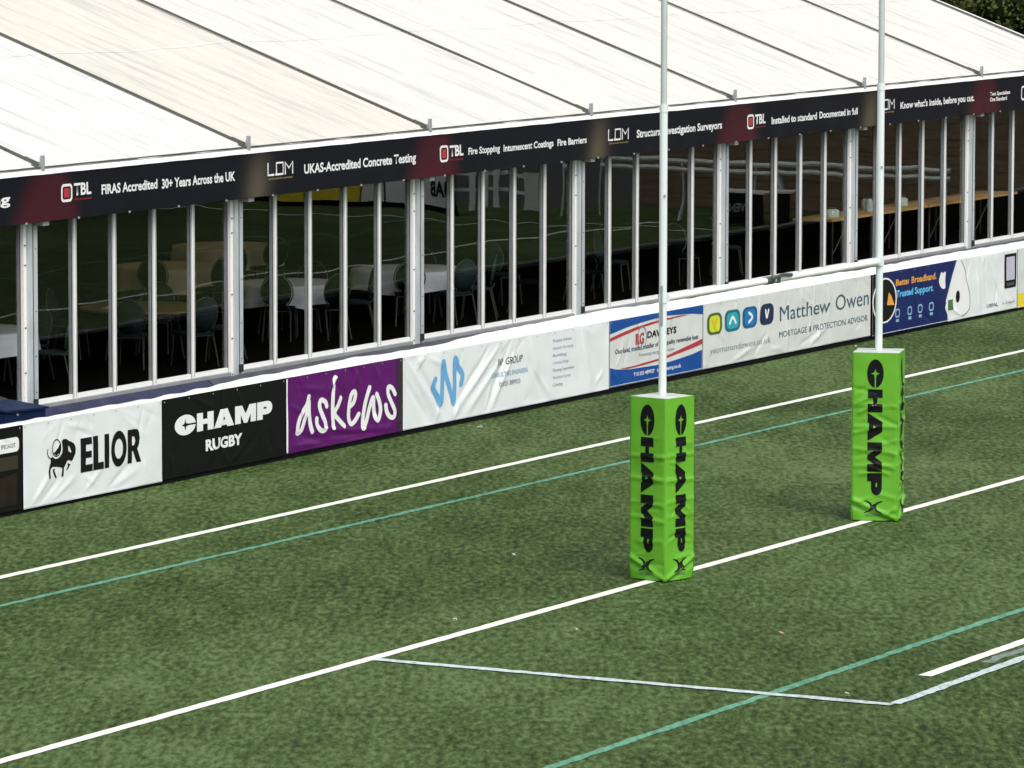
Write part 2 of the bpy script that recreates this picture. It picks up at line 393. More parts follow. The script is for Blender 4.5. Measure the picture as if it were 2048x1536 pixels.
for i in range(I0, I1+1):
    x = BX+BAY*i
    L = MB().bar((x, EY+.25, EZ+.055+SL*.25), (x, EY+HALF, EZ+.065+SL*HALF), .028, .03)
    rl = put('keder_rail', L, m_rail, marq)
    # strap clamp pulling the fabric down beside the bracket
    sc_ = MB().bar((x, EY+.26, EZ+.155), (x-.01, EY+.03, EZ+.075), .035, .035)
    put('rail_end_strap', sc_, m_rail, marq)
    put('rail_end_clamp', MB().box(x-.10, EY+.02, EZ+.03, x-.055, EY+.10, EZ+.10), m_rail, marq)
    br = MB().box(x-.05, EY-.025, EZ-.05, x+.02, EY+.005, EZ+.19)
    br.add([(x-.05, EY+.005, EZ-.05), (x-.05, EY+.005, EZ+.14), (x-.05, EY+.07, EZ-.05), (x-.04, EY+.005, EZ-.05), (x-.04, EY+.005, EZ+.14), (x-.04, EY+.07, EZ-.05)],
           [(0,1,2),(5,4,3),(0,3,4,1),(1,4,5,2)])
    br.box(x+.02, EY-.02, EZ-.05, x+.03, EY+.05, EZ+.10)
    put('eave_bracket', br, m_alud, marq)
# rear roof slope, gable end, back wall: plain but whole
def rr_(u, v): return (X0+(GX-X0)*u, EY+HALF+HALF*v, EZ+.03+SL*HALF*(1-v))
put('rear_roof', MB().grid(rr_, 9, 2), m_roof, marq)
for gx, nm in ((GX, 'gable_wall'), (X0, 'gable_wall')):
    gw = MB().add([(gx, EY+.3, FZ-.6), (gx, EY+2*HALF, FZ-.6), (gx, EY+2*HALF, EZ), (gx, EY+HALF, EZ+SL*HALF-.02), (gx, EY+.3, EZ)], [(0,1,2,3,4)])
    put(nm, gw, m_wvin2, marq)
gt = MB().bar((GX+.03, EY, EZ+.035), (GX+.03, EY+HALF, EZ+.035+SL*HALF), .06, .09)
put('gable_edge_trim', gt, m_frame, marq)
put('back_wall', MB().box(X0, EY+2*HALF, 0, GX, EY+2*HALF+.05, EZ), m_added_lining, marq)  # inner wall coloured near-black so the room stays dark
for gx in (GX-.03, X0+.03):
    put('added_end_lining', MB().add([(gx, EY+.35, FZ), (gx, EY+2*HALF, FZ), (gx, EY+2*HALF, EZ), (gx, EY+HALF, 6.6), (gx, EY+.35, EZ)], [(0,1,2,3,4)]), m_added_lining, marq)  # added sheets that darken the room at both ends
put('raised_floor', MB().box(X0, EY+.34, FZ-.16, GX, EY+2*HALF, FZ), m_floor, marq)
put('eave_beam', MB().box(X0, EY+.05, 3.42, GX, EY+.19, 3.62), m_alu, marq)
ev = MB().grid(lambda u, v: (X0+(GX-X0)*u, EY-.045+.075*v*v, 3.655+.075*v+.006*noise.noise(Vector((X0+(GX-X0)*u*2, v, 0)))), 240, 3)
put('eave_flap', ev, m_cover, marq, True)
put('eave_flap_cord', MB().tube([(X0+(GX-X0)*k/120, EY-.005, 3.742+.004*noise.noise(Vector((k*.7, 1, 0)))) for k in range(121)], .010, 5), m_rail, marq)
# columns and glazed doors
WX = [.10, 1.02, 1.96, 2.93, 3.89, 4.90]
for i in range(I0, I1+1):
    x = BX+BAY*i
    c = MB().box(x-.10, 11.60, .10, x+.10, 11.735, 3.50)
    co = put('column', c, m_alu, marq)
    put('column_groove', MB().box(x-.012, 11.593, .10, x+.0, 11.599, 3.42), m_rail, co)
    put('column_cheek', MB().box(x-.165, 11.635, .60, x-.103, 11.735, 3.42), m_frame, co)
    put('column_shoe', MB().box(x-.02, 11.565, .70, x+.05, 11.60, .80), m_cloth_dark, co)
    bl = MB()
    for z in (.86, 1.35, 1.9, 2.75, 3.0):
        z += rnd.uniform(-.06, .06); bl.box(x+.045, 11.592, z, x+.060, 11.60, z+.012); bl.box(x-.15, 11.627, z-.2, x-.12, 11.635, z-.185)
    put('column_bolts', bl, m_seal, co)
    if i == I1: break
    # door threshold
    put('door_threshold', MB().box(x+.10, 11.63, .66, x+BAY-.17, 11.76, .705), m_alud, marq)
    for k in range(5):
        a, b = x+WX[k]+.004, x+WX[k+1]-.004
        if k == 4: b -= .065
        fr_ = MB().box(a, 11.655, .708, a+.062, 11.72, 3.45)
        fr_.box(a+.062, 11.668, .708, b-.020, 11.718, .765).box(a+.062, 11.668, 3.30, b-.020, 11.718, 3.36)
        ti = rnd.uniform(-.0012, .0012); tj = rnd.uniform(-.0010, .0010)
        w = put('glazed_door', fr_, m_frame, marq)
        put('grey_stile', MB().box(b-.0195, 11.672, .708, b, 11.725, 3.45), m_alud, w)
        put('stile_groove', MB().box(a+.040, 11.6530, .72, a+.047, 11.6545, 3.42), m_seal, w)
        sl_ = MB().box(a+.063, 11.664, .768, a+.074, 11.667, 3.30).box(b-.031, 11.668, .768, b-.0205, 11.671, 3.30)
        put('glazing_seal', sl_, m_seal, w)
        put('channel', MB().box(b+.0005, 11.675, .71, b+.0075, 11.73, 3.42), m_seal, w)
        y0_ = 11.694
        xs, zs = (a+.030, b-.030), (.75, 3.32)
        mb = MB(); V_ = []
        for y in (0, .006):
            for xx, zz in ((xs[0], zs[0]), (xs[1], zs[0]), (xs[1], zs[1]), (xs[0], zs[1])):
                V_.append((xx, y0_+y+ti*((xx-(a+b)/2)/.45*3)+tj*(zz-2)*1.3, zz))
        mb.add(V_, [(0,1,2,3),(7,6,5,4),(0,4,5,1),(1,5,6,2),(2,6,7,3),(3,7,4,0)])
        put('glass_pane', mb, m_glass, w)
# skirts below the doors
def skirt(name, xa, xb, m, seed):
    def fn(u, v):
        x = xa+(xb-xa)*u; s = 1-v
        return (x, 11.60-.55*v + .05*noise.noise(Vector((x*1.6, v*3, seed)))*(.3+v), .665-.52*v+.05*math.sin(math.pi*v)+.045*noise.noise(Vector((x*2.3, v*2.5, seed+5)))*math.sin(math.pi*min(1, v*1.5)))
    return put(name, MB().grid(fn, int((xb-xa)*12), 10), m, marq, True)
sk = skirt('skirt', X0, 9.6, m_skirtn, 1); sk['label'] = 'navy blue tarpaulin skirt'
sk = skirt('skirt', 9.62, GX, m_skirtg, 4); sk['label'] = 'grey tarpaulin skirt'

# ------------------------------------------------------------------ printed fascia banner along the eave
FY = 11.42
fb = thing('fascia_banner', 'long dark navy and maroon printed banner hung along the eave of the marquee', 'banner', (BX, FY, 3.06))
def fas(x, z, h=0):
    return Vector((x, FY-h-.008*noise.noise(Vector((x*.8, z*2, 0)))-.012*max(0, 1-(z-3.06)/.5)*noise.noise(Vector((x*2.1, 0, 7))), z))
FX0, FX1 = -.4, 40.3
def fcol(x, z):
    t = (z-3.06)/.6
    c = Vector((.0055,.0060,.0105)).lerp(Vector((.0062,.0063,.011)), t)
    for k in range(-1, 4):
        xc = 5.44+10*k
        l = xc-.95+t*.38; r = xc+.70+.28*(1-t)
        w = max(0, min(1, (x-l)/.60))*max(0, min(1, (r-x)/.40)); w = w*w*(3-2*w)
        c = c.lerp(Vector((.058,.0100,.0165)), w*(.97-.25*t))
        xg = 10.60+10*k; g_ = math.exp(-((x-xg-.10*t)/.30)**2-((t-.15)/.75)**2)
        c = c.lerp(Vector((.105,.088,.058)), g_*.85)
    return c
mb = MB(); NX, NZ = 680, 12
mb.grid(lambda u, v: fas(FX0+(FX1-FX0)*u, 3.06+.592*v), NX, NZ)
cl = put('cloth', mb, vcol_mat('fascia_print'), fb, True)
at = cl.data.color_attributes.new('print', 'FLOAT_COLOR', 'POINT')
for k in range(len(mb.v)): c = fcol(mb.v[k][0], mb.v[k][2]); at.data[k].color = (c.x, c.y, c.z, 1)
put('hem_rail', MB().box(FX0, FY+.012, 3.055, FX1, FY+.035, 3.085), m_cloth_dark, fb)
tabs = MB()
for k in range(34): 
    x = FX0+.6+k*1.2; tabs.box(x-.02, FY-.02, 3.048, x+.02, FY-.012, 3.072)
put('fixing_clips', tabs, m_alud, fb)
for k in range(8):
    x = BX+BAY*k; put('corner_gusset', MB().box(x+.02, FY+.04, 3.0, x+.16, FY+.16, 3.06), m_alud, fb)
seams = MB()
for x in (8.1, 15.2, 20.6, 30.5): seams.box(x, FY-.0295, 3.07, x+.012, FY-.0285, 3.64)
def ftext(s, x0, z0, x1, z1, b=.028, m=m_wink, nm='lettering'): return place(nm, text_bm(s, x0, z0, x1, z1, b), m, fb, fas, .25, 0)
def shield(x0, z0, x1, z1):
    w = .033
    place('emblem_outline', poly_bm([rrect(x0, z0, x1, z1, .06, .06), rrect(x0+w, z0+w, x1-w, z1-w, .035, .035)]), m_wink, fb, fas, .25)
    place('emblem_flame', poly_bm([rrect(x0+.065, z0+.055, x1-.065, z1-.055, .02)]), m_red, fb, fas, .25)
def tbl(x, z): ftext('TBL', x, z, x+.40, z+.155, .03); ftext('fire protection', x+.02, z-.065, x+.40, z-.035, 0, m_red)
def ldm(x, z):
    s = []
    w = .030; h = .155
    s.append(stroke_bm([(x, z+h), (x, z), (x+.15, z)], w)); s.append(stroke_bm([(x+.20, z), (x+.40, z), (x+.40, z+h), (x+.22, z+h), (x+.22, z+.005)], w, lay=.0012))
    s.append(stroke_bm([(x+.46, z), (x+.46, z+h), (x+.56, z+.07), (x+.66, z+h), (x+.66, z)], w))
    place('emblem', join(s), m_wink, fb, fas, .25)
    ftext('structural surveys', x+.02, z-.065, x+.66, z-.035, 0, m_gold)
place('emblem_outline', poly_bm([rrect(37.19, 3.21, 37.5, 3.47, .06), rrect(37.225, 3.245, 37.465, 3.435, .035)]), m_wink, fb, fas, .25)
ftext('Testing', 3.3, 3.33, 4.66, 3.46); shield(5.81, 3.275, 6.07, 3.505); tbl(6.11, 3.35)
ftext('FIRAS Accredited', 6.76, 3.325, 8.09, 3.45); ftext('30+ Years Across the UK', 8.20, 3.315, 10.04, 3.44)
ldm(10.89, 3.335); ftext('UKAS-Accredited Concrete Testing', 11.86, 3.305, 14.98, 3.435)
shield(15.68, 3.25, 15.93, 3.49); tbl(15.97, 3.325)
ftext('Fire Stopping', 16.52, 3.32, 17.49, 3.42); ftext('Intumescent Coatings', 17.60, 3.31, 19.17, 3.41); ftext('Fire Barriers', 19.30, 3.305, 20.24, 3.405)
ldm(20.96, 3.305); ftext('Structural Investigation Surveyors', 21.91, 3.30, 24.91, 3.42)
shield(25.83, 3.235, 26.08, 3.47); tbl(26.12, 3.31)
ftext('Installed to standard', 26.74, 3.28, 28.47, 3.395); ftext('Documented in full', 28.57, 3.29, 30.10, 3.40)
ldm(30.95, 3.32); ftext("Know what's inside, before you cut.", 31.87, 3.30, 35.05, 3.415)
ftext('Two Specialists', 35.76, 3.355, 36.67, 3.42); ftext('One Standard', 35.76, 3.255, 36.52, 3.325)
put('panel_seams', seams, m_grey, fb) if False else None

# ------------------------------------------------------------------ perimeter barrier and its advertising banners
bar = thing('perimeter_barrier', 'low black barrier between turf and marquee with a white cover along its top', 'barrier', (0, 8.97, 0))
put('kick_board', MB().box(-20, 8.955, 0, 45.5, 8.985, .16), m_black, bar)
put('backing_board', MB().box(-20, 8.956, .165, 45.5, 8.984, 1.03), m_black, bar)
put('rear_board', MB().box(-20, 9.078, .05, 45.5, 9.095, 1.06), m_black, bar)
for k in range(22): put('post', MB().box(-20+3*k+1.14, 8.99, 0, -20+3*k+1.20, 9.05, 1.04), m_alud, bar)
put('top_rail', MB().tube([(-20, 9.03, 1.025), (45.5, 9.03, 1.025)], .024, 8), m_alud, bar)
HC = [(-20,.03),(1.4,.006),(4.6,.008),(5.4,.02),(6.4,.055),(7.3,.048),(9.0,.075),(10.2,.05),(11.2,.05),(12.8,.10),(14.8,.115),(16.2,.135),(18,.10),(19.2,.09),(22,.10),(25.5,.075),(28.5,.09),(31,.08),(46,.08)]
def hcap(x):
    for (a, b), (c, d) in zip(HC, HC[1:]):
        if x <= c: t = max(0, (x-a)/(c-a)); t = t*t*(3-2*t); return b+(d-b)*t + .010*noise.noise(Vector((x*1.1, 0, 2))) + .012*noise.noise(Vector((x*2.7, 4, 2)))
    return .08
def capf(u, v):
    x = -20+65.5*u; h = max(.004, hcap(x)); rip = .007*noise.noise(Vector((x*3, v*3, 1)))
    P = [(8.938, 1.040), (8.943, 1.052), (8.97, 1.056+h*.4), (9.02, 1.058+h*.8), (9.065, 1.058+h), (9.072, 1.05+h*.95), (9.074, 1.03+h*.8)]
    q = v*(len(P)-1); i = min(int(q), len(P)-2); t = q-i
    y = P[i][0]*(1-t)+P[i+1][0]*t; z = P[i][1]*(1-t)+P[i+1][1]*t
    return (x, y+rip*(v > .1), z+rip*(v > .2))
put('top_cover', MB().grid(capf, 900, 12), m_cover, bar, True)

class Banner:
    def __init__(s, x0, x1, label, m, seed, z0=.055, z1=1.046, amp=1.0, creases=(), n=16, cat='banner', nm='advertising_banner'):
        s.x0, s.x1, s.z0, s.z1 = x0, x1, z0, z1; s.cr = list(creases); rr = random.Random(seed)
        for k in range(n):
            x = rr.uniform(x0+.1, x1-.1); top = rr.random() < .45
            z = z1-.03 if top else z0+rr.uniform(.02, .15); a = rr.uniform(-1.2, 1.2); L = rr.uniform(.18, .6)
            dz = -1 if top else 1
            s.cr.append((x, z, x+L*math.sin(a), z+dz*L*math.cos(a)*.8, rr.uniform(.018, .04), rr.uniform(-.010, .014)*amp))
        s.seed = seed; s.amp = amp
        s.root = thing(nm, label, cat, (x0, 8.935, z0), 'advertising banners on the perimeter barrier')
        nx, nz = int((x1-x0)/.025), int((z1-z0)/.025)
        s.cloth = put('sheet', MB().grid(lambda u, v: s.at(x0+(x1-x0)*u, z0+(z1-z0)*v, 0), nx, nz), m, s.root, True)
        hem = MB().grid(lambda u, v: s.at(x0+(x1-x0)*u, z0+.012+.010*v, .003+.004*math.sin(math.pi*v)), nx, 2)
        put('hem', hem, m, s.root, True)
        ey = MB(); 
        for k in range(int((x1-x0)/.5)+1):
            x = x0+.04+(x1-x0-.08)*k/int((x1-x0)/.5); q = s.at(x, z1-.035, .004); ey.add([(q.x+.011*math.cos(a), q.y, q.z+.011*math.sin(a)) for a in [2*math.pi*j/8 for j in range(8)]], [tuple(range(8))])
        put('eyelets', ey, m_alud, s.root)
    def d(s, x, z):
        v = .009*s.amp*noise.noise(Vector((x*1.4, z*1.4, s.seed))) + .0035*s.amp*noise.noise(Vector((x*4, z*4, s.seed+3)))
        for (a, b, c, e, w, am) in s.cr:
            dx, dz = c-a, e-b; L2 = dx*dx+dz*dz; t = ((x-a)*dx+(z-b)*dz)/L2
            if t < -.1 or t > 1.1: continue
            t = max(0, min(1, t)); px, pz = x-a-dx*t, z-b-dz*t; ww = w*(.5+t)
            q = (px*px+pz*pz)/(ww*ww)
            if q < 6: v += am*math.exp(-q)*math.sqrt(max(0, math.sin(math.pi*min(.98, max(.02, t)))))
        e = min(1, (x-s.x0)/.06, (s.x1-x)/.06, (s.z1-z)/.05+.15, (z-s.z0)/.03+.3)
        return v*max(0, e)
    def at(s, x, z, h): return Vector((x, 8.932-.004-s.d(x, z)-h, z))
    def text(s, t, x0, z0, x1, z1, m, b=.0, nm='lettering', layer=0, **k): return place(nm, text_bm(t, x0, z0, x1, z1, b, **k), m, s.root, s.at, .03, layer)
    def poly(s, nm, loops, m, layer=0): return place(nm, poly_bm(loops), m, s.root, s.at, .03, layer)
    def strokes(s, nm, L, w, m, layer=0, asp=1.0): return place(nm, join([stroke_bm(smooth(p), w, asp, lay=i*.0003) for i, p in enumerate(L)]), m, s.root, s.at, .03, layer)

# CHAMP lettering in letter-height units (total width 9.3)
def champ_loops():
    C = []
    for k in range(41):
        t = R(5+350*k/40); C.append((.95+.97*math.cos(t), .50+.56*math.sin(t)))
    st = []
    for k in range(8):
        r_ = .31 if k % 2 == 0 else .115; t = R(-45*k); st.append((.95+r_*math.cos(t)*1.05, .50+r_*math.sin(t)*1.05))
    # slot from the opening to the star, round the star, and back out
    loopC = C + [(1.30, .455)] + [(st[k][0], st[k][1]) for k in range(1, 8)] + [(1.30, .545)]
    H = [(2.04,0),(2.62,0),(2.62,.36),(3.03,.36),(3.03,0),(3.61,0),(3.61,1),(3.03,1),(3.03,.64),(2.62,.64),(2.62,1),(2.04,1)]
    A = [(3.65,0),(4.30,0),(4.36,.10),(4.86,.10),(4.92,0),(5.57,0),(4.95,1),(4.27,1)]
    Ah = [(4.50,.40),(4.72,.40),(4.61,.60)]
    Mm = [(5.67,0),(6.22,0),(6.22,.48),(6.52,0),(6.86,0),(7.16,.48),(7.16,0),(7.70,0),(7.70,1),(7.05,1),(6.69,.52),(6.33,1),(5.67,1)]
    P = [(7.80,0),(8.36,0),(8.36,.26),(8.85,.26),(9.10,.32),(9.26,.46),(9.30,.63),(9.26,.80),(9.10,.94),(8.85,1),(7.80,1)]
    Ph = [(8.45,.58),(8.72,.58),(8.76,.63),(8.72,.68),(8.45,.68)]
    return [loopC, H, A, Ah, Mm, P, Ph]
def xf(loops, fn): return [[fn(*q) for q in L] for L in loops]

EXEC = []
# dark banner at the far left
b0 = Banner(-1.82, 1.14, 'dark brown banner at the left edge with a small white rounded label', m_vblack, 3, n=12)
b0.poly('brown_photo', [[(-1.7,.12),(1.03,.12),(1.03,.50),(.4,.42),(-1.7,.5)]], mat('dark_brown_print', (.022,.016,.010), .5, spec=.15, noise_amt=.5, noise_scale=4))
b0.poly('olive_photo', [[(-1.7,.54),(1.05,.54),(1.05,.70),(-1.7,.70)]], mat('dark_khaki_print', (.036,.034,.02), .5, spec=.15))
b0.poly('label_patch', [rrect(-.2, .745, 1.08, .915, .06)], m_wink); b0.text('SPECIALIST', .70, .80, 1.0, .85, m_olive, .01, layer=1)
# white banner with the bison emblem
b1 = Banner(1.17, 4.21, 'white banner with black ELIOR lettering and a black bison emblem', m_white, 11, z0=.045,
            creases=[(1.35,.08,1.75,.42,.035,.014),(1.5,.07,1.95,.35,.03,-.012),(1.8,.10,2.3,.33,.03,.012),(2.5,.12,2.9,.38,.03,.012),(2.1,.95,2.5,.86,.03,.012),(2.2,.93,2.75,.72,.03,-.01),(3.0,.10,3.5,.35,.03,-.012),(3.3,.95,3.9,.6,.04,.01)], amp=1.15)
BISON=[(1.745,.591),(1.78,.6),(1.843,.578),(1.935,.584),(1.993,.629),(2.006,.685),(1.984,.771),(2.019,.789),(2.088,.784),(2.146,.754),(2.203,.739),(2.261,.71),(2.29,.656),(2.283,.599),(2.248,.551),(2.224,.522),(2.195,.509),(2.137,.528),(2.102,.525),(2.061,.481),(2.026,.446),(2.013,.345),(1.972,.347),(1.985,.412),(1.991,.45),(1.922,.467),(1.841,.479),(1.773,.483),(1.732,.459),(1.72,.415),(1.731,.35),(1.691,.355),(1.686,.432),(1.71,.493),(1.739,.541)]
BEYE=[(2.122,.705),(2.156,.689),(2.196,.621),(2.173,.61),(2.127,.641)]
b1.poly('bison_body', [BISON, BEYE], m_ink)
b1.poly('bison_legs', [[(1.784,.456),(1.835,.454),(1.818,.43),(1.872,.345),(1.834,.346),(1.783,.428)], [(2.107,.495),(2.171,.473),(2.136,.441),(2.089,.408),(2.072,.416),(2.113,.456)]], m_ink)
b1.strokes('bison_tail', [[(1.684,.699),(1.674,.656),(1.7,.608),(1.757,.577)]], .013, m_ink)
b1.poly('ball_gap', [ellipse(1.869,.699,.118,.128)], m_wink, 1)
b1.poly('ball_ring', [ellipse(1.869,.699,.098,.108), ellipse(1.869,.699,.082,.092)], m_ink, 2)
b1.poly('ball_half', [[(1.943,.746),(1.962,.69),(1.942,.641),(1.866,.607),(1.803,.642),(1.855,.662),(1.908,.702)]], m_ink, 2)
# ELIOR as heavy geometric capitals
def elior():
    z0, z1 = .345, .755; h = z1-z0; L = []
    x = 2.40; L.append([(x,z0),(x+.255,z0),(x+.255,z0+.085),(x+.115,z0+.085),(x+.115,z0+.165),(x+.235,z0+.165),(x+.235,z0+.245),(x+.115,z0+.245),(x+.115,z1-.085),(x+.245,z1-.085),(x+.245,z1),(x,z1)])
    x = 2.67; L.append([(x,z0),(x+.23,z0),(x+.23,z0+.085),(x+.11,z0+.085),(x+.11,z1),(x,z1)])
    x = 2.92; L.append([(x,z0),(x+.10,z0),(x+.10,z1),(x,z1)])
    L.append(ellipse(3.235,(z0+z1)/2,.172,.218)); L.append(ellipse(3.235,(z0+z1)/2,.092,.122))
    x = 3.435; L.append([(x,z0),(x+.095,z0),(x+.095,z0+.145),(x+.12,z0+.145),(x+.195,z0),(x+.295,z0),(x+.21,z0+.165),(x+.25,z0+.215),(x+.268,z1-.12),(x+.25,z1-.05),(x+.205,z1-.008),(x+.14,z1),(x,z1)])
    L.append([(x+.095,z1-.20),(x+.145,z1-.195),(x+.175,z1-.14),(x+.145,z1-.09),(x+.095,z1-.085)])
    return L
b1.poly('lettering', elior(), m_ink)
# black CHAMP RUGBY
b2 = Banner(4.23, 7.15, 'black banner with white CHAMP RUGBY lettering', m_vblack, 5, z0=.06, creases=[(5.2,.1,5.6,.5,.04,.010),(6.3,.1,6.6,.5,.03,.008)], amp=.8)
sc0 = (6.83-4.51)/9.3
b2.poly('lettering', xf(champ_loops(), lambda x, y: (4.51+x*sc0, .575+y*.225)), m_wink)
b2.text('RUGBY', 5.22, .32, 6.10, .455, m_wink, .045)
# purple askews
b3 = Banner(7.17, 10.17, 'purple banner with white handwritten askews lettering', m_purple, 6, z0=.07, amp=1.5,
            creases=[(7.3,.16,8.1,.13,.035,.016),(7.3,.33,8.2,.12,.04,-.012),(8.0,.33,9.2,.16,.03,.015),(8.2,.2,9.5,.14,.03,-.012),(9.0,.2,9.9,.15,.03,.012),(7.4,.9,8.2,.80,.03,.010),(8.3,.98,8.7,.6,.025,-.010),(7.25,.7,7.7,.5,.03,.012),(8.6,.98,8.75,.62,.02,.010)])
ASK=[[(7.737,.758),(7.683,.663),(7.548,.559),(7.458,.434),(7.446,.318),(7.531,.343),(7.621,.476),(7.704,.627),(7.732,.708),(7.736,.54),(7.768,.386),(7.817,.297)],
[(8.191,.589),(8.149,.652),(8.042,.683),(8.008,.607),(8.074,.491),(8.157,.373),(8.148,.29),(8.04,.292),(7.941,.369),(7.933,.454)],
[(8.4,.941),(8.358,.801),(8.34,.6),(8.343,.431),(8.359,.294)],[(8.55,.665),(8.482,.578),(8.39,.477),(8.507,.381),(8.649,.291)],
[(8.785,.524),(8.886,.565),(8.937,.663),(8.904,.717),(8.827,.673),(8.776,.542),(8.767,.389),(8.826,.299),(8.928,.323),(9.03,.407)],
[(9.295,.732),(9.209,.586),(9.149,.404),(9.123,.252),(9.148,.207),(9.234,.318),(9.294,.458),(9.354,.572),(9.389,.586),(9.397,.482),(9.44,.332),(9.517,.282),(9.577,.396),(9.543,.52),(9.474,.629)],
[(9.967,.583),(9.889,.668),(9.785,.691),(9.776,.601),(9.871,.471),(9.949,.36),(9.923,.285),(9.819,.295),(9.733,.373),(9.707,.461)]]
b3.strokes('lettering', ASK, .088, m_wink, asp=.72)
b3.poly('pale_edge', [[(7.175,.08),(7.21,.08),(7.21,1.03),(7.175,1.03)]], m_wink)
b3.poly('dark_edge', [[(10.03,.08),(10.165,.08),(10.165,1.035),(10.03,1.035)]], mat('dark_purple_edge', (.022,.016,.024), .5))
# white banner with the blue zigzag emblem
fan = []
for (x, z, x2, z2, w, a) in [(10.3,1.0,11.15,.15,.05,.022),(10.5,1.0,11.4,.12,.045,-.018),(10.25,.75,10.9,.12,.05,-.018),(12.9,1.0,11.5,.12,.05,.022),(12.6,1.0,11.7,.3,.05,-.018),(12.95,.8,11.9,.12,.05,.02),(13.2,1.0,12.5,.15,.05,-.02),(13.4,.95,12.6,.1,.04,.018),(13.75,1.0,14.0,.5,.04,.014),(13.7,.75,14.2,.12,.045,-.016),(13.85,.6,14.4,.1,.04,.014),(15.3,1.0,15.6,.15,.05,.02),(15.45,1.0,15.85,.2,.05,-.018),(15.1,.98,15.3,.4,.04,-.014),(10.9,.97,11.3,.85,.03,.012)]:
    fan.append((x, z, x2, z2, w, a))
b4 = Banner(10.19, 16.15, 'long white wrinkled banner with a light blue zigzag emblem and small grey and blue lettering', m_white, 8, z0=.075, creases=fan, amp=1.2, n=22)
W_=[(11.066,.675),(11.022,.623),(11.022,.544),(11.135,.429),(11.211,.324),(11.254,.571),(11.273,.907),(11.349,.716),(11.45,.541),(11.57,.308),(11.608,.57),(11.608,.748),(11.627,.913),(11.716,.788),(11.831,.679),(11.818,.594),(11.793,.547)]
b4.strokes('zigzag_emblem', [W_], .105, m_lblue, asp=.8)
b4.text('JKP GROUP', 12.79, .70, 13.54, .80, m_ink, .0, shear=.2); b4.text('CONSULTING ENGINEERS', 12.63, .545, 13.69, .61, m_pblue, .01)
b4.text('01325 389923', 12.86, .41, 13.47, .475, m_grey, .015)
for k, (t, w) in enumerate((('Project Advice', .56), ('Quantity Surveying', .60), ('Building', .40), ('Contract Design', .48), ('Planning Supervision', .64), ('Structural Survey', .55), ('Costing', .29))):
    z = .93-.103*k; b4.text(t, 14.44, z-.045, 14.44+w, z, m_pblue if k % 2 else m_grey, .0)
# blue, white and red heating banner
b5 = Banner(16.17, 19.17, 'blue and white banner with red swooshes behind the nearer goal post', m_wvin2, 9, z0=.085, creases=[(16.4,.35,16.6,.7,.03,.012),(16.6,.35,16.8,.75,.03,-.01)], amp=1.0)
b5.poly('blue_top', [[(16.176,1.04),(19.16,1.04),(19.177,.903),(18.826,.94),(18.439,.958),(17.96,.979),(17.299,.951),(16.741,.916),(16.176,.854)]], m_blue)
b5.poly('red_swoosh', [[(16.176,.75),(16.465,.788),(16.927,.842),(17.3,.879),(17.942,.916),(18.439,.928),(18.709,.934),(18.439,.947),(17.941,.940),(17.487,.923),(16.927,.888),(16.557,.847),(16.176,.797)]], m_red, 1)
b5.poly('blue_bottom', [[(16.18,.372),(16.378,.333),(16.784,.301),(17.683,.285),(18.254,.303),(18.833,.343),(19.15,.381),(19.15,.09),(16.18,.09)]], m_blue)
b5.poly('red_swoosh', [[(16.488,.336),(16.932,.338),(17.682,.372),(17.947,.388),(18.445,.45),(18.831,.499),(19.152,.545),(19.153,.467),(18.832,.434),(18.445,.398),(17.948,.355),(17.305,.325),(16.746,.313)]], m_red, 1)
b5.text('RG', 16.98, .64, 17.25, .80, m_red, .03, layer=2); b5.poly('ring_emblem', [ellipse(17.18,.72,.16,.17), ellipse(17.18,.72,.145,.155)], m_grey, 2)
b5.text('DAWLEYS', 17.36, .705, 18.30, .80, m_ink, .03, layer=1); b5.text('Our local, trusted installer of high quality renewable heat', 16.35, .555, 19.02, .625, m_dnavy, .015)
b5.text('Promoting energy saving homes', 17.10, .455, 18.25, .505, m_grey); b5.text('T 01325 489927   info@heating.co.uk', 16.92, .185, 18.45, .24, m_wink, .015, layer=1)
# Matthew Owen
b6 = Banner(19.19, 25.17, 'long white banner with the name Matthew Owen and four coloured rounded tiles', m_wvin2, 10, z0=.085, amp=1.2, n=26,
            creases=[(22.9,.12,23.5,.36,.035,.018),(22.5,.14,23.2,.30,.03,-.014),(20.2,.12,20.9,.28,.035,.018),(20.9,.14,21.4,.45,.03,-.014),(21.5,.2,21.9,.15,.04,.014),(23.6,.98,23.62,.5,.03,.012),(19.5,.75,19.9,.45,.03,.010),(22.6,.9,23.2,.65,.035,.010)])
for x0, x1, mo, mi, g_ in ((19.32,19.82,m_olive,m_lime,0), (19.91,20.44,m_teald,m_teal,1), (20.52,21.03,m_mblued,m_mblue,2), (21.13,21.60,m_dnavy,m_dnavy,3)):
    b6.poly('rounded_tile', [rrect(x0,.57,x1,.89,.15,.10)], mo); b6.poly('tile_face', [rrect(x0+.07,.61,x1-.07,.85,.10,.07)], mi, 1)
    xc, zc = (x0+x1)/2, .73
    S_ = {0: [[(xc-.07,zc+.06),(xc,zc-.02),(xc+.07,zc+.06)],[(xc,zc-.02),(xc,zc-.07)]], 1: [[(xc-.10,zc-.04),(xc,zc+.05),(xc+.10,zc-.04)]], 2: [[(xc-.04,zc+.07),(xc+.08,zc),(xc-.04,zc-.07)]], 3: [[(xc-.05,zc+.06),(xc,zc-.05),(xc+.05,zc+.06)]]}[g_]
    b6.strokes('tile_mark', S_, .045, m_wink if g_ else m_orange, 2)
b6.text('Matthew', 21.82, .585, 23.63, .82, m_slate, .0); b6.text('Owen', 23.85, .585, 25.10, .84, m_slate, .0)
b6.text('MORTGAGE & PROTECTION ADVISOR', 21.79, .335, 25.07, .43, m_slate, .0); b6.text('yeomanandowen.co.uk', 19.41, .29, 21.51, .39, m_grey, -.004)
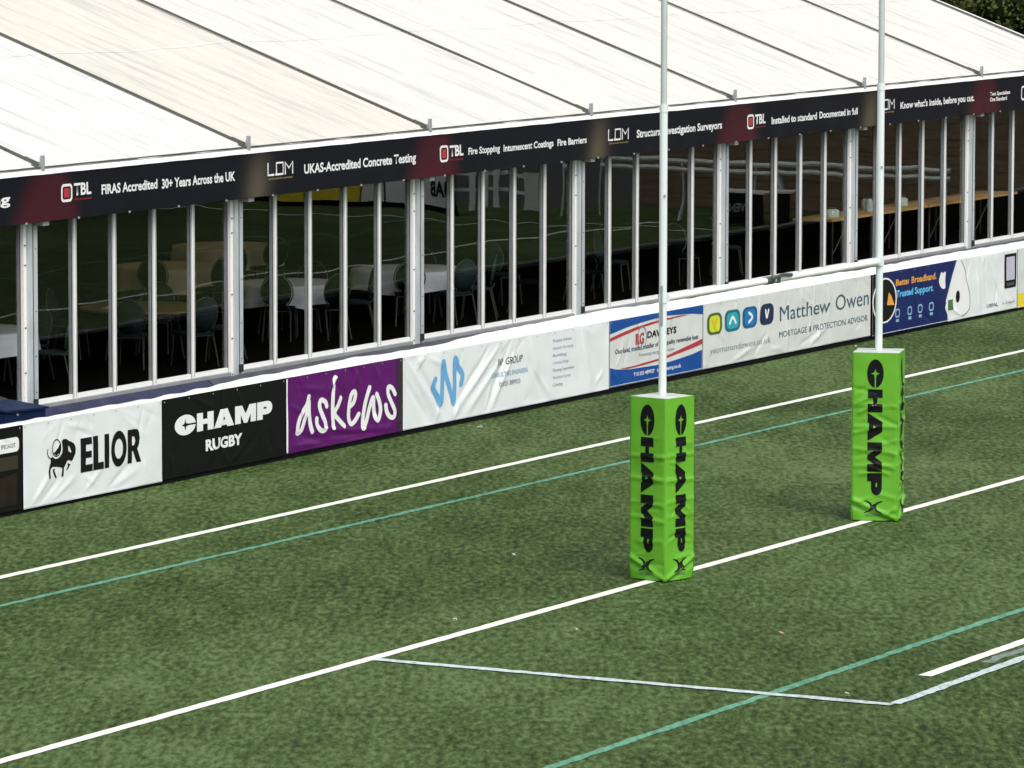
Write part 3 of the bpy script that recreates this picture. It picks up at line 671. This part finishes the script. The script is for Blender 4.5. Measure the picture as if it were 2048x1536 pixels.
# navy broadband banner with the white shape and grey-white right half
b7 = Banner(25.25, 31.13, 'navy blue and white banner with orange and pale blue Better Broadband Trusted Support lettering', m_white, 12, z0=.06, amp=1.2, n=20,
            creases=[(29.4,.9,29.6,.1,.04,.016),(29.7,.9,29.9,.2,.04,-.014),(30.1,.7,30.5,.25,.04,.016),(30.3,.6,30.2,.2,.03,-.012),(29.9,.95,30.3,.5,.04,.012)])
b7.poly('navy_field', [[(25.252,.062),(28.23,.062),(28.19,.25),(28.129,.405),(28.277,.614),(28.424,.849),(28.573,1.044),(25.252,1.044)]], m_navy)
b7.poly('black_edge', [[(25.252,.062),(25.50,.062),(25.50,1.044),(25.252,1.044)]], m_vblack, 1)
b7.poly('ring', [ellipse(25.70,.60,.47,.36), ellipse(25.70,.60,.43,.335)], m_wink, 2); b7.poly('ring_disc', [ellipse(25.70,.60,.43,.335)], m_ink, 1.5)
b7.poly('ring_spark', [[(25.78,.52),(26.08,.50),(25.95,.66),(25.86,.72)]], m_orange, 3)
b7.text('Better Broadband.', 26.13, .80, 27.74, .905, m_orange, .03, layer=1); b7.text('Trusted Support.', 26.15, .615, 27.62, .725, m_sky, .03, layer=1)
for k, x in enumerate((26.20, 26.70, 27.12, 27.55)):
    b7.poly('small_icon', [rrect(x-.09,.29,x+.09,.43,.05), rrect(x-.06,.315,x+.06,.405,.03)], m_pblue, 1); b7.poly('icon_base', [rrect(x-.06,.22,x+.06,.265,.01)], m_pblue, 1)
SHAPE=[(28.101,.309),(28.22,.447),(28.307,.612),(28.425,.813),(28.544,.976),(28.696,1.035),(28.822,.993),(28.919,.838),(29.018,.621),(29.118,.402),(29.107,.23),(28.97,.141),(28.784,.107),(28.506,.098),(28.383,.085),(28.26,.087),(28.196,.191)]
b7.poly('white_drop_shape', [smooth(SHAPE, 4, True)], m_wink, 1)
b7.strokes('drop_outline', [[(28.75,1.02),(28.92,.838),(29.018,.621),(29.118,.402),(29.107,.23),(28.97,.141),(28.784,.107)]], .022, m_grey, 2)
b7.poly('dark_oval', [ellipse(28.62,.44,.08,.10)], m_ink, 2.5); b7.poly('white_hand_shape', [smooth([(27.933,.885),(28.01,.867),(28.116,.884),(28.105,.75),(28.108,.627),(28.017,.61),(27.893,.668),(27.845,.769)], 4, True)], m_wink, 2)
b7.poly('green_card', [[(28.22,.24),(28.42,.24),(28.42,.41),(28.22,.41)]], m_green, 3)
b7.poly('framed_panel', [rrect(30.58,.42,31.07,.99,.02)], m_ink, 1); b7.poly('panel_field', [[(30.65,.55),(31.0,.55),(31.0,.94),(30.65,.94)]], m_pgrey, 2)
b7.text('SCAN ME', 30.67, .46, 30.97, .51, m_grey, 0, layer=2); b7.text('USPAL', 29.86, .155, 30.32, .215, m_slate, .02); b7.text('co. uk network', 30.49, .165, 31.04, .21, m_grey, 0)
b8 = Banner(31.15, 34.2, 'pale banner with a yellow block, cut off by the right edge of the photo', m_wvin2, 13, z0=.05)
b8.poly('yellow_block', [[(31.16,.055),(34.1,.055),(34.1,.29),(31.16,.29)]], m_yellow); b8.text('AND', 31.42, .12, 32.3, .23, m_ink, .02, layer=1)
b9 = Banner(34.25, 40.2, 'plain white banner farthest right beyond the frame', m_white, 14)

# navy blue box between barrier and marquee
bx = thing('storage_box', 'navy blue plastic box behind the barrier at the foot of the leftmost column', 'box', (3.15, 10.2, 0))
put('body', MB().box(2.62, 10.15, 0, 3.50, 10.65, .96), m_bluebox, bx)
put('lid', MB().add([(2.60,10.12,.975),(3.53,10.12,.945),(3.53,10.68,1.0),(2.60,10.68,1.03),(2.60,10.12,1.0),(3.53,10.12,.97),(3.53,10.68,1.025),(2.60,10.68,1.055)], [(0,3,2,1),(4,5,6,7),(0,1,5,4),(1,2,6,5),(2,3,7,6),(3,0,4,7)]), m_bluebox, bx)
for x, z in ((2.88,.93),(2.95,.80)): put('bolt', MB().tube([(x, 10.15, z), (x, 10.138, z)], .018, 8), m_alud, bx)
hump = MB().grid(lambda u, v: (3.0+1.0*u, 10.70+.35*v, .82+.24*math.sin(math.pi*u)*math.sin(math.pi*(.15+.7*v))), 12, 8)
tag(put('rubber_cover', hump, m_cloth_dark, None, True), 'black humped rubber sheet behind the navy blue box', 'cover')

# ------------------------------------------------------------------ goal: posts, crossbar, pads
goal = thing('rugby_goal', 'tall white rugby goal with two round posts and a crossbar', 'goal posts', (0, 0, 0))
for x in (0, 5.6):
    po = put('post', MB().tube([(x,0,0),(x,0,5.04)], .0425, 20), m_post, goal, True)
    put('upper_post', MB().tube([(x,0,5.03),(x,0,11)], .035, 20), m_postu, goal, True)
    put('collar', MB().tube([(x,0,4.98),(x,0,5.06)], .047, 20), m_post, po, True)
    put('crossbar_clamp', MB().tube([(x,0,2.955),(x,0,3.045)], .052, 16).box(x+.05*(1 if x < 1 else -1)-.02, -.045, 2.955, x+.05*(1 if x < 1 else -1)+.02, .045, 3.045), m_post, po)
    put('grey_fixing_strap', MB().box(x-.052, -.022, 2.72, x-.043, .004, 3.14), m_postw, po) if x == 0 else None
    put('bolt', MB().tube([(x-.03,-.03,4.1),(x-.045,-.045,4.1)], .012, 8), m_alud, po)
put('crossbar', MB().tube([(.04,0,3),(5.56,0,3)], .038, 16), m_frame, goal, True)
put('crossbar_joint', MB().tube([(2.52,0,3.0),(2.70,0,3.0)], .046, 12), m_clamp, goal)
put('joint_clamp', MB().box(2.76,-.045,2.96,2.83,.045,3.042), m_clamp, goal)
put('joint_strap', MB().tube([(2.60,-.045,3.02),(2.85,-.06,3.05),(3.12,-.045,3.03)], .02, 6), m_clamp, goal)
def champ_pad(x, rot, side, label, seed, amp):
    H = 1.965; root = thing('post_pad', label, 'post pad', (x, 0, 0), 'lime green pads round the goal posts')
    hs_ = side/2; rr = random.Random(seed); cr = [[] for _ in range(4)]
    for f in range(4):
        for k in range(26):
            z = rr.uniform(.12, 1.62); sgn = rr.choice((-1, 1)); u0 = sgn*hs_*rr.uniform(.55, .98); L = rr.uniform(.10, .30)
            cr[f].append((u0, z, u0-sgn*L, z+rr.uniform(-.07, .10), rr.uniform(.010, .022), rr.uniform(-.008, .012)*amp))
        for z in (1.35, 1.12, .82, .66):
            cr[f].append((-hs_*.95, z+rr.uniform(-.04,.04), hs_*.9, z+rr.uniform(-.05,.05), .016, rr.uniform(.005,.011)*amp))
        cr[f].append((-hs_*.95 if f % 2 else hs_*.95, .25, hs_ if f % 2 else -hs_, .02, .024, .030)); cr[f].append((-hs_*.95 if f % 2 else hs_*.95, .19, hs_ if f % 2 else -hs_, -.02, .022, -.022))
    c_, s_ = math.cos(rot), math.sin(rot)
    def frame(f, u, z, h):
        d = .008*noise.noise(Vector((u*4, z*3, seed+f)))*amp
        for (a, b, c, e, w, am) in cr[f]:
            dx, dz = c-a, e-b; t = ((u-a)*dx+(z-b)*dz)/(dx*dx+dz*dz); t = max(0, min(1, t)); px, pz = u-a-dx*t, z-b-dz*t; q = (px*px+pz*pz)/(w*w)
            if q < 6: d += am*math.exp(-q)
        k = max(0, min(1, (hs_-abs(u))/.03))*max(.0, min(1, (H-z)/.15))
        r_ = hs_ - .012*max(0, 1-(hs_-abs(u))/.02)**2 + d*k + h
        if z < .12: r_ -= .02*(1-z/.12)*abs(u)/hs_
        X, Y = [(u, -r_), (r_, u), (-u, r_), (-r_, -u)][f]
        return Vector((x+X*c_-Y*s_, X*s_+Y*c_, z))
    mb = MB()
    NU, NZ_ = 26, 96
    for f in range(4): mb.grid(lambda u, v, f=f: frame(f, -hs_+side*u, .012+(H-.012)*v, 0), NU, NZ_)
    me = bpy.data.meshes.new('cover'); b = base_of(root)
    me.from_pydata([(v[0]-b.x, v[1]-b.y, v[2]) for v in mb.v], [], mb.f)
    bm = bmesh.new(); bm.from_mesh(me); bmesh.ops.remove_doubles(bm, verts=bm.verts, dist=.002); bm.to_mesh(me); bm.free()
    link('cover', me, m_lime_pad, root, True)
    # top lid with a slit round the post
    def lid(u, v):
        X, Y = (u-.5)*side*.985, (v-.5)*side*.985; return (x+X*c_-Y*s_, X*s_+Y*c_, H-.002+.012*math.sin(math.pi*u)*math.sin(math.pi*v)+.006*noise.noise(Vector((X*8, Y*8, seed))))
    lo = put('lid', MB().grid(lid, 12, 12), m_padtop, root, True)
    put('lid_slit', MB().add([lid(.5,.5-.0)[:2]+(H+.016,), lid(.52,.5)[:2]+(H+.016,), lid(.52,0.02)[:2]+(H+.007,), lid(.5,0.02)[:2]+(H+.007,)], [(0,1,2,3)]), m_rail, lo)
    sc_ = 1.575/9.3
    for f in range(4):
        place('lettering', poly_bm(xf(champ_loops(), lambda a, b2: (-.085+b2*.17+.0, 1.885-a*sc_))), m_ink, root, lambda u, v, h, f=f: frame(f, u, v, h), .02)
        arcs = [stroke_bm(smooth([(-.105,.235),(-.045,.212),(-.020,.168),(-.045,.124),(-.105,.098)]), [.008,.026]), stroke_bm(smooth([(.105,.235),(.045,.212),(.020,.168),(.045,.124),(.105,.098)]), [.008,.026]),
                stroke_bm([(-.006,.145),(.006,.190)], .026, lay=.001)]
        place('arc_emblem', join(arcs), m_ink, root, lambda u, v, h, f=f: frame(f, u-.01, v+.005, h), .02)
        place('small_lettering', text_bm('GILBERT', -.10, .062, .10, .090, .02), m_green, root, lambda u, v, h, f=f: frame(f, u-.01, v, h), .02, 1)
    return root
champ_pad(0, R(-12), .50, 'lime green CHAMP pad round the nearer goal post, turned with a corner to the camera', 3, 1.35)
champ_pad(5.6, R(17), .55, 'lime green CHAMP pad round the farther goal post, more wrinkled', 8, 1.9)

# ------------------------------------------------------------------ inside the marquee: tables, cloths, chairs
def round_table(x, y, r, label, m_top=m_tabled):
    t = thing('round_table', label, 'table', (x, y, FZ), 'round tables inside the marquee')
    put('table_top', MB().disc((x, y), r, FZ+.715, FZ+.74, 40), m_top, t)
    for a in (45, 135, 225, 315):
        dx, dy = math.cos(R(a))*r*.62, math.sin(R(a))*r*.62
        put('leg', MB().tube([(x+dx*.8, y+dy*.8, FZ+.715), (x+dx, y+dy, FZ)], .014, 8), m_chrome, t)
    return t
def tablecloth(x, y, r, m, label, seed, drop=.36):
    def fn(u, v):
        a = 2*math.pi*u
        if v < .5:
            rr_c = (r+.012)*v/.5; z = FZ+.752+.003*noise.noise(Vector((rr_c*math.cos(a)*2, rr_c*math.sin(a)*2, seed)))
        else:
            t = (v-.5)/.5; fold = math.sin(a*11+seed)*.5+math.sin(a*17+seed*2)*.35
            rr_c = r+.012+.05*t*fold+.03*t; z = FZ+.752-drop*t*(1+.10*math.cos(4*a+seed))
        return (x+rr_c*math.cos(a), y+rr_c*math.sin(a), z)
    return tag(put('tablecloth', MB().grid(fn, 96, 14), m, None, True), label, 'tablecloth', 'cloths on the round tables')
TB = [(11.50,13.78,.90,None,'brown bare round table near the glass with a white paper on it',0),
      (17.50,17.10,.85,'beige','round table under the beige cloth in the middle of the tent',3),
      (21.25,18.4,.85,'beige','round table under the hindmost beige cloth',1),
      (15.80,14.00,.76,'white','round table under the large white cloth in the second window bay',2),
      (18.80,13.70,.85,'white','round table under the white cloth beside the third column',5),
      (7.42,13.88,.85,'white','round table under the white cloth at the left edge of the photo',4),
      (12.6,18.3,.85,'beige','round table under the beige cloth behind the first column',6)]
CLB = ['', 'beige cloth on the round table in the middle of the tent', 'beige cloth on the hindmost round table', 'large white cloth on the round table in the second window bay', 'white cloth on the round table beside the third column', 'white cloth on the round table at the left edge of the photo', 'beige cloth on the round table behind the first column']
for k, (x, y, r, c_, lb, sd_) in enumerate(TB):
    round_table(x, y, r, lb)
    if c_: tablecloth(x, y, r, m_cloth if c_ == 'white' else m_beige, CLB[k], sd_, .31 if c_ == 'white' else .34)
pp = MB().add([(10.95,14.15,FZ+.743),(11.25,14.2,FZ+.744),(11.2,13.7,FZ+.743),(10.9,13.65,FZ+.744),(10.95,14.15,FZ+.748),(11.25,14.2,FZ+.750),(11.2,13.7,FZ+.748),(10.9,13.65,FZ+.749)], [(0,1,2,3),(4,7,6,5),(0,4,5,1),(1,5,6,2),(2,6,7,3),(3,7,4,0)])
tag(put('paper_sheet', pp, m_paper), 'white paper lying on the brown bare round table', 'paper')

def make_chair(mu, label):
    t = thing('banquet_chair', label, 'chair', (0,0,0), 'banquet chairs round the tables')
    st = MB().grid(lambda u, v: ((u-.5)*.44*(1-.12*(1-v)), (v-.5)*.44, .47+.03*math.sin(math.pi*u)**.5*math.sin(math.pi*v)**.5), 10, 10); st.box(-.20,-.21,.44,.20,.21,.468)
    put('seat', st, mu, t, True)
    bk = MB()
    n = 28; ring = [(.215*math.cos(2*math.pi*k/n), .715+.235*math.sin(2*math.pi*k/n)) for k in range(n)]
    def yy(z, d): return -.215-(z-.47)*.18+d
    V_ = [(a, yy(b, 0), b) for a, b in ring]+[(a*.95, yy(b, .045), .715+(b-.715)*.95) for a, b in ring]+[(0, yy(.715,-.012), .715), (0, yy(.715,.058), .715)]
    F_ = [(k, (k+1) % n, n+(k+1) % n, n+k) for k in range(n)]+[((k+1) % n, k, 2*n) for k in range(n)]+[(n+k, n+(k+1) % n, 2*n+1) for k in range(n)]
    bk.add(V_, F_); put('backrest', bk, mu, t, True)
    fr_ = MB().tube([(.232*math.cos(R(a)), yy(.715+.25*math.sin(R(a)), .02), .715+.25*math.sin(R(a))) for a in range(-50, 231, 14)], .011, 6)
    put('back_frame', fr_, m_chrome, t, True)
    for s in (-1, 1):
        put('leg', MB().tube([(s*.19,.19,.44),(s*.205,.235,0)], .011, 6), m_chrome, t)
        put('leg', MB().tube([(s*.16,-.255,.52),(s*.185,-.20,.44),(s*.205,-.30,0)], .011, 6), m_chrome, t)
    put('stretcher', MB().tube([(-.19,.20,.43),(.19,.20,.43)], .009, 6).tube([(-.19,-.2,.43),(.19,-.2,.43)], .009, 6), m_chrome, t)
    return t
ch = {'g': None, 'd': None}
def chair(x, y, ang, kind, label):
    if ch[kind] is None:
        ch[kind] = make_chair(m_upho if kind == 'g' else m_uphod, label); c = ch[kind]
    else: c = copy_tree(ch[kind])
    c.location = (x, y, FZ); c.rotation_euler = (0, 0, ang); c['label'] = label
names = ['bare brown round table', 'beige clothed middle table', 'hindmost beige clothed table', 'large white clothed table', 'white clothed table by the third column', 'white clothed table at the left edge', 'beige clothed table behind the first column']
dirs = {250: 'on the glass side', 205: 'on the near left side', 300: 'on the near right side', 20: 'on the far right side', 100: 'on the far side', 150: 'on the far left side', 345: 'on the right side'}
SEATS = {0: [(205,'g'),(300,'g'),(20,'g'),(100,'g'),(250,'g')], 1: [(250,'d'),(205,'d'),(345,'d')], 2: [(250,'d')], 3: [(205,'d'),(300,'g'),(250,'d'),(20,'d')], 4: [(205,'d'),(250,'g'),(300,'g'),(20,'d')], 5: [(300,'g'),(205,'g'),(345,'g')], 6: [(250,'d'),(345,'d')]}
for k, L in SEATS.items():
    for a, kd in L:
        x, y, r = TB[k][:3]; a2 = R(a+rnd.uniform(-6, 6)); D = r+.20
        px, py = x+D*math.cos(a2), y+D*math.sin(a2)
        if py < 12.15: py = 12.15
        chair(px, py, a2+math.pi/2, kd, ('grey-green' if kd == 'g' else 'charcoal')+' chair '+dirs[a]+' of the '+names[k])
for k, (x, y, a) in enumerate([(20.6,12.6,200),(21.6,13.6,160),(22.7,12.7,230),(24.6,13.2,190),(26.3,12.8,150),(28.2,12.9,210)]):
    chair(x, y, R(a), 'g' if k % 2 else 'd', ['charcoal chair alone just right of the third bay column', 'grey-green chair behind the lone charcoal one past the white table', 'charcoal chair in the fourth window bay', 'grey-green chair left of the fourth column', 'charcoal chair in the fifth window bay', 'grey-green chair next to the trestle tables'][k])
# trestle tables with jars at the right
for k in range(4):
    xa = 30.85+2.05*k
    nm = ['leftmost trestle table with honey wood top', 'second trestle table from the left with honey wood top', 'third trestle table from the left with honey wood top', 'rightmost trestle table with honey wood top'][k]
    t = thing('trestle_table', nm+' inside the marquee', 'table', (xa, 12.6, FZ), 'trestle tables inside the marquee')
    tp = MB().box(xa, 12.22, FZ+.735, xa+2.0, 12.95, FZ+.775)
    put('table_top', tp, m_trest, t)
    for x in (xa+.2, xa+1.8):
        put('leg', MB().tube([(x, 12.30, FZ), (x, 12.30, FZ+.735)], .016, 8), m_chrome, t); put('leg', MB().tube([(x, 12.87, FZ), (x, 12.87, FZ+.735)], .016, 8), m_chrome, t)
    put('brace', MB().tube([(xa+.2, 12.3, FZ+.15), (xa+.9, 12.3, FZ+.73)], .009, 6), m_chrome, t)
def jar(x, y, h, r, label, grp='jars and bowls on the trestle tables'):
    t = thing('glass_jar', label, 'jar', (x, y, FZ+.776), grp)
    put('jar_body', MB().tube([(x,y,FZ+.776),(x,y,FZ+.776+h*.8),(x,y,FZ+.776+h)], [r, r, r*.6], 14), m_glassw, t, True)
    put('jar_lid', MB().tube([(x,y,FZ+.777+h),(x,y,FZ+.80+h)], r*.65, 14), m_cloth_dark, t)
for k, (x, y, h, r) in enumerate([(31.6,12.6,.13,.16),(33.0,12.5,.22,.07),(33.3,12.7,.20,.08),(34.6,12.6,.15,.12)]):
    jar(x, y, h, r, ['wide pale bowl on the leftmost trestle table', 'tall narrow jar, nearer of the pair on the second trestle table', 'tall jar, farther of the pair on the second trestle table', 'squat pale jar between second and third trestle tables'][k])

# ------------------------------------------------------------------ far side of the ground (seen mirrored in the glass)
sb = thing('side_barrier', 'dark barrier along the far touchline carrying white and yellow banners', 'barrier', (47, -30, 0))
put('board', MB().box(47.0, -70, 0, 47.04, -4.4, .95), m_black, sb)
put('end_rails', MB().box(47.0, -4.4, .80, 47.04, -2.4, .88).box(47.0, -4.4, .45, 47.04, -2.4, .52), m_post, sb)
def sbanner(y0, y1, m, label, txt=None, mt=m_ink, tz=(.45,.75), z=(.12,1.05), tu=(.2,.8)):
    t = thing('side_banner', label, 'banner', (46.95, (y0+y1)/2, z[0]), 'banners on the far touchline barrier')
    def at(u, v, h): return Vector((46.97-h-.02*noise.noise(Vector((u*1.5, v*2, 5)))-.01, y1-u, v))     # u runs left to right as seen from the pitch
    put('sheet', MB().grid(lambda a, b: at((y1-y0)*a, z[0]+(z[1]-z[0])*b, 0), 30, 8), m, t, True)
    if txt: place('lettering', text_bm(txt, (y1-y0)*tu[0], tz[0], (y1-y0)*tu[1], tz[1], .04), mt, t, at, .2, 2)
sbanner(-6.45,-4.4,m_white,'white banner with black SQUAB lettering on the far touchline','SQUAB', m_ink, (.34,.68), (.12,1.05), (.10,.62))
sbanner(-8.0,-6.5,m_white,'white banner with small grey lettering left of the SQUAB banner','CATERING', m_grey, (.62,.80))
sbanner(-11.2,-8.05,m_yellow,'yellow banner with black lettering on the far touchline','PETER', m_ink, (.42,.62))
sbanner(-15,-11.3,m_wvin2,'grey white plain banner left of the yellow one')
sbanner(-4.25,-4.08,m_white,'narrow white strip banner, first past the SQUAB banner', z=(.1,.95))
sbanner(-3.86,-3.66,m_white,'narrow white strip banner, second past the SQUAB banner', z=(.1,.95))
sbanner(-3.2,-2.6,m_wvin2,'grey white panel at the end of the far touchline barrier', z=(.1,.95))
tt = thing('touchline_table', 'white topped table with a black front cloth by the timber fence', 'table', (46.3, 2.2, 0))
put('table_top', MB().box(45.9, 1.3, .70, 46.6, 3.1, .74), m_wink, tt); put('front_cloth', MB().box(45.89, 1.35, .05, 45.91, 3.05, .70), m_vblack, tt)
place('lettering', text_bm('OWEN', .5, .30, 1.2, .48, .03), m_grey, tt, lambda u, v, h: Vector((45.885-h, 3.05-u, v)), .3)
fnc = thing('timber_fence', 'high brown timber fence beyond the corner of the pitch', 'fence', (50.5, 4, 0))
for k in range(24): put('board', MB().box(50.5+(k % 2)*.012, -3.0, .02+k*.165, 50.54+(k % 2)*.012, 11.2, .175+k*.165), m_fence, fnc)
for k in range(8): put('fence_post', MB().box(50.55, -3+2*k, 0, 50.65, -2.9+2*k, 4), m_fence, fnc)
rl = thing('crowd_rail', 'white double tube rail in front of the timber fence', 'railing', (47.2, 2, 0))
for z in (1.05, 1.22): put('rail_tube', MB().tube([(47.2, -2, z), (47.2, 6.5, z)], .05, 8), m_post, rl)
for k in range(5): put('rail_post', MB().tube([(47.2, -2+2.1*k, 0), (47.2, -2+2.1*k, 1.22)], .03, 8), m_post, rl)

# ------------------------------------------------------------------ trees behind the gable
def leaf_mat(name, c1, c2):
    m = bpy.data.materials.new(name); m.use_nodes = True; nt = m.node_tree; b = nt.nodes['Principled BSDF']
    a = nt.nodes.new('ShaderNodeNewGeometry'); cr = nt.nodes.new('ShaderNodeValToRGB')
    cr.color_ramp.elements[0].color = (*c1, 1); cr.color_ramp.elements[1].color = (*c2, 1)
    nt.links.new(a.outputs['Random Per Island'], cr.inputs[0]); nt.links.new(cr.outputs[0], b.inputs['Base Color']); b.inputs['Roughness'].default_value = .6; b.inputs['Specular IOR Level'].default_value = .2
    return m
m_leaf = leaf_mat('leaves', (.018,.032,.006), (.085,.105,.020))
m_core = mat('crown_shade_fill', (.008,.012,.004), .95, spec=0)  # shade deep in the crown, put in as a near-black colour
def tree(x, y, h, r, label, seed):
    rr = random.Random(seed); t = thing('broadleaf_tree', label, 'tree', (x, y, 0), 'trees behind the marquee')
    put('trunk', MB().tube([(x, y, 0), (x+.1, y, h*.25), (x-.1, y+.1, h*.55)], [.28, .22, .12], 10), m_bark, t, True)
    lb = MB()
    for k in range(7):
        a = 2*math.pi*k/7; lb.tube([(x, y, h*(.22+.04*k)), (x+math.cos(a)*r*.4, y+math.sin(a)*r*.4, h*(.38+.05*k)), (x+math.cos(a)*r*.75, y+math.sin(a)*r*.75, h*(.45+.05*k))], [.10, .06, .02], 6)
    put('limbs', lb, m_bark, t, True)
    clumps = []
    for k in range(150):
        a = rr.uniform(0, 6.283); e = rr.uniform(-.75, 1); q = rr.uniform(.5, 1)**.5
        cr_ = math.sqrt(max(0, 1-e*e)); clumps.append((x+r*q*cr_*math.cos(a), y+r*q*cr_*math.sin(a), h*.56+h*.44*q*e, rr.uniform(.35, .8)))
    mb = MB()
    for (cx_, cy_, cz_, cr_) in clumps:
        for j in range(300):
            d = Vector((rr.gauss(0,1), rr.gauss(0,1), rr.gauss(0,1))).normalized()*cr_*rr.uniform(.5, 1.05)
            c = Vector((cx_, cy_, cz_))+d; n = (d.normalized()+Vector((rr.uniform(-.6,.6), rr.uniform(-.6,.6), rr.uniform(-.2,.9)))).normalized()
            u = n.cross(Vector((rr.uniform(-1,1), rr.uniform(-1,1), rr.uniform(-1,1)))).normalized(); w = n.cross(u); s = rr.uniform(.03, .065)
            mb.add([c-u*s, c+w*s*.55, c+u*s*1.1, c-w*s*.55], [(0,1,2,3)])
    f = put('crown', mb, m_leaf, t)
    core = MB()  # dark solids stand in for shade between the leaves
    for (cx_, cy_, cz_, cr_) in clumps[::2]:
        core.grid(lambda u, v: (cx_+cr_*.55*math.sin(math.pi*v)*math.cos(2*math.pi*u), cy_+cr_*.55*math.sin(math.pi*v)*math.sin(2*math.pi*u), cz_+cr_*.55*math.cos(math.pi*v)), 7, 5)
    put('shade_core', core, m_core, t)
    return t
T1 = tree(52, 19.5, 8.0, 3.4, 'dense green tree just behind the right gable of the marquee', 1)
for k, (x, y, rz, lb) in enumerate([(57, 24, 1.3, 'dense green tree farther back behind the gable, left of its neighbour'), (58, 18, 2.6, 'dense green tree at the right end of the row behind the gable'), (62, 27, 4.0, 'hindmost green tree of the row behind the gable'), (64, 21, 5.2, 'green tree filling the gap behind the row at the gable')]):
    c = copy_tree(T1); c.location = (x, y, 0); c.rotation_euler = (0, 0, rz); c['label'] = lb

# ------------------------------------------------------------------ litter on the turf
LIT = [(11.49,8.48,'scrap of pale paper near the foot of the long white banner'),(.74,2.19,'pale scrap left of the nearer post pad, between goal line and teal line'),(-3.75,.45,'tiny pale scrap on the try side of the goal line left of the nearer pad'),(-3.74,-.92,'pale fleck on the turf below the nearer pad'),(-2.96,-2.81,'brown dry leaf on the turf right of and below the nearer pad'),(-6.02,-4.93,'pale fleck beside the corner of the thin pale lines'),(1.9,8.6,'small pale fleck under the ELIOR banner'),(24.1,8.7,'white fleck at the foot of the Matthew Owen banner')]
for k, (x, y, lb) in enumerate(LIT):
    s = (.032,.02,.018,.018,.03,.018,.018,.022)[k]; rr = random.Random(k); pts = []
    for j in range(7):
        a = 2*math.pi*j/7; q = s*rr.uniform(.6, 1.1); pts.append((x+q*math.cos(a), y+q*1.6*math.sin(a), .012+.03*rr.random()))
    mb = MB().add(pts+[(x, y, .035)], [(j, (j+1) % 7, 7) for j in range(7)]).add([(p_[0], p_[1], .008) for p_ in pts], [tuple(range(7))[::-1]])
    tag(put('dry_leaf' if k == 4 else 'litter_scrap', mb, m_leafy if k == 4 else m_litter), lb, 'leaf' if k == 4 else 'litter')
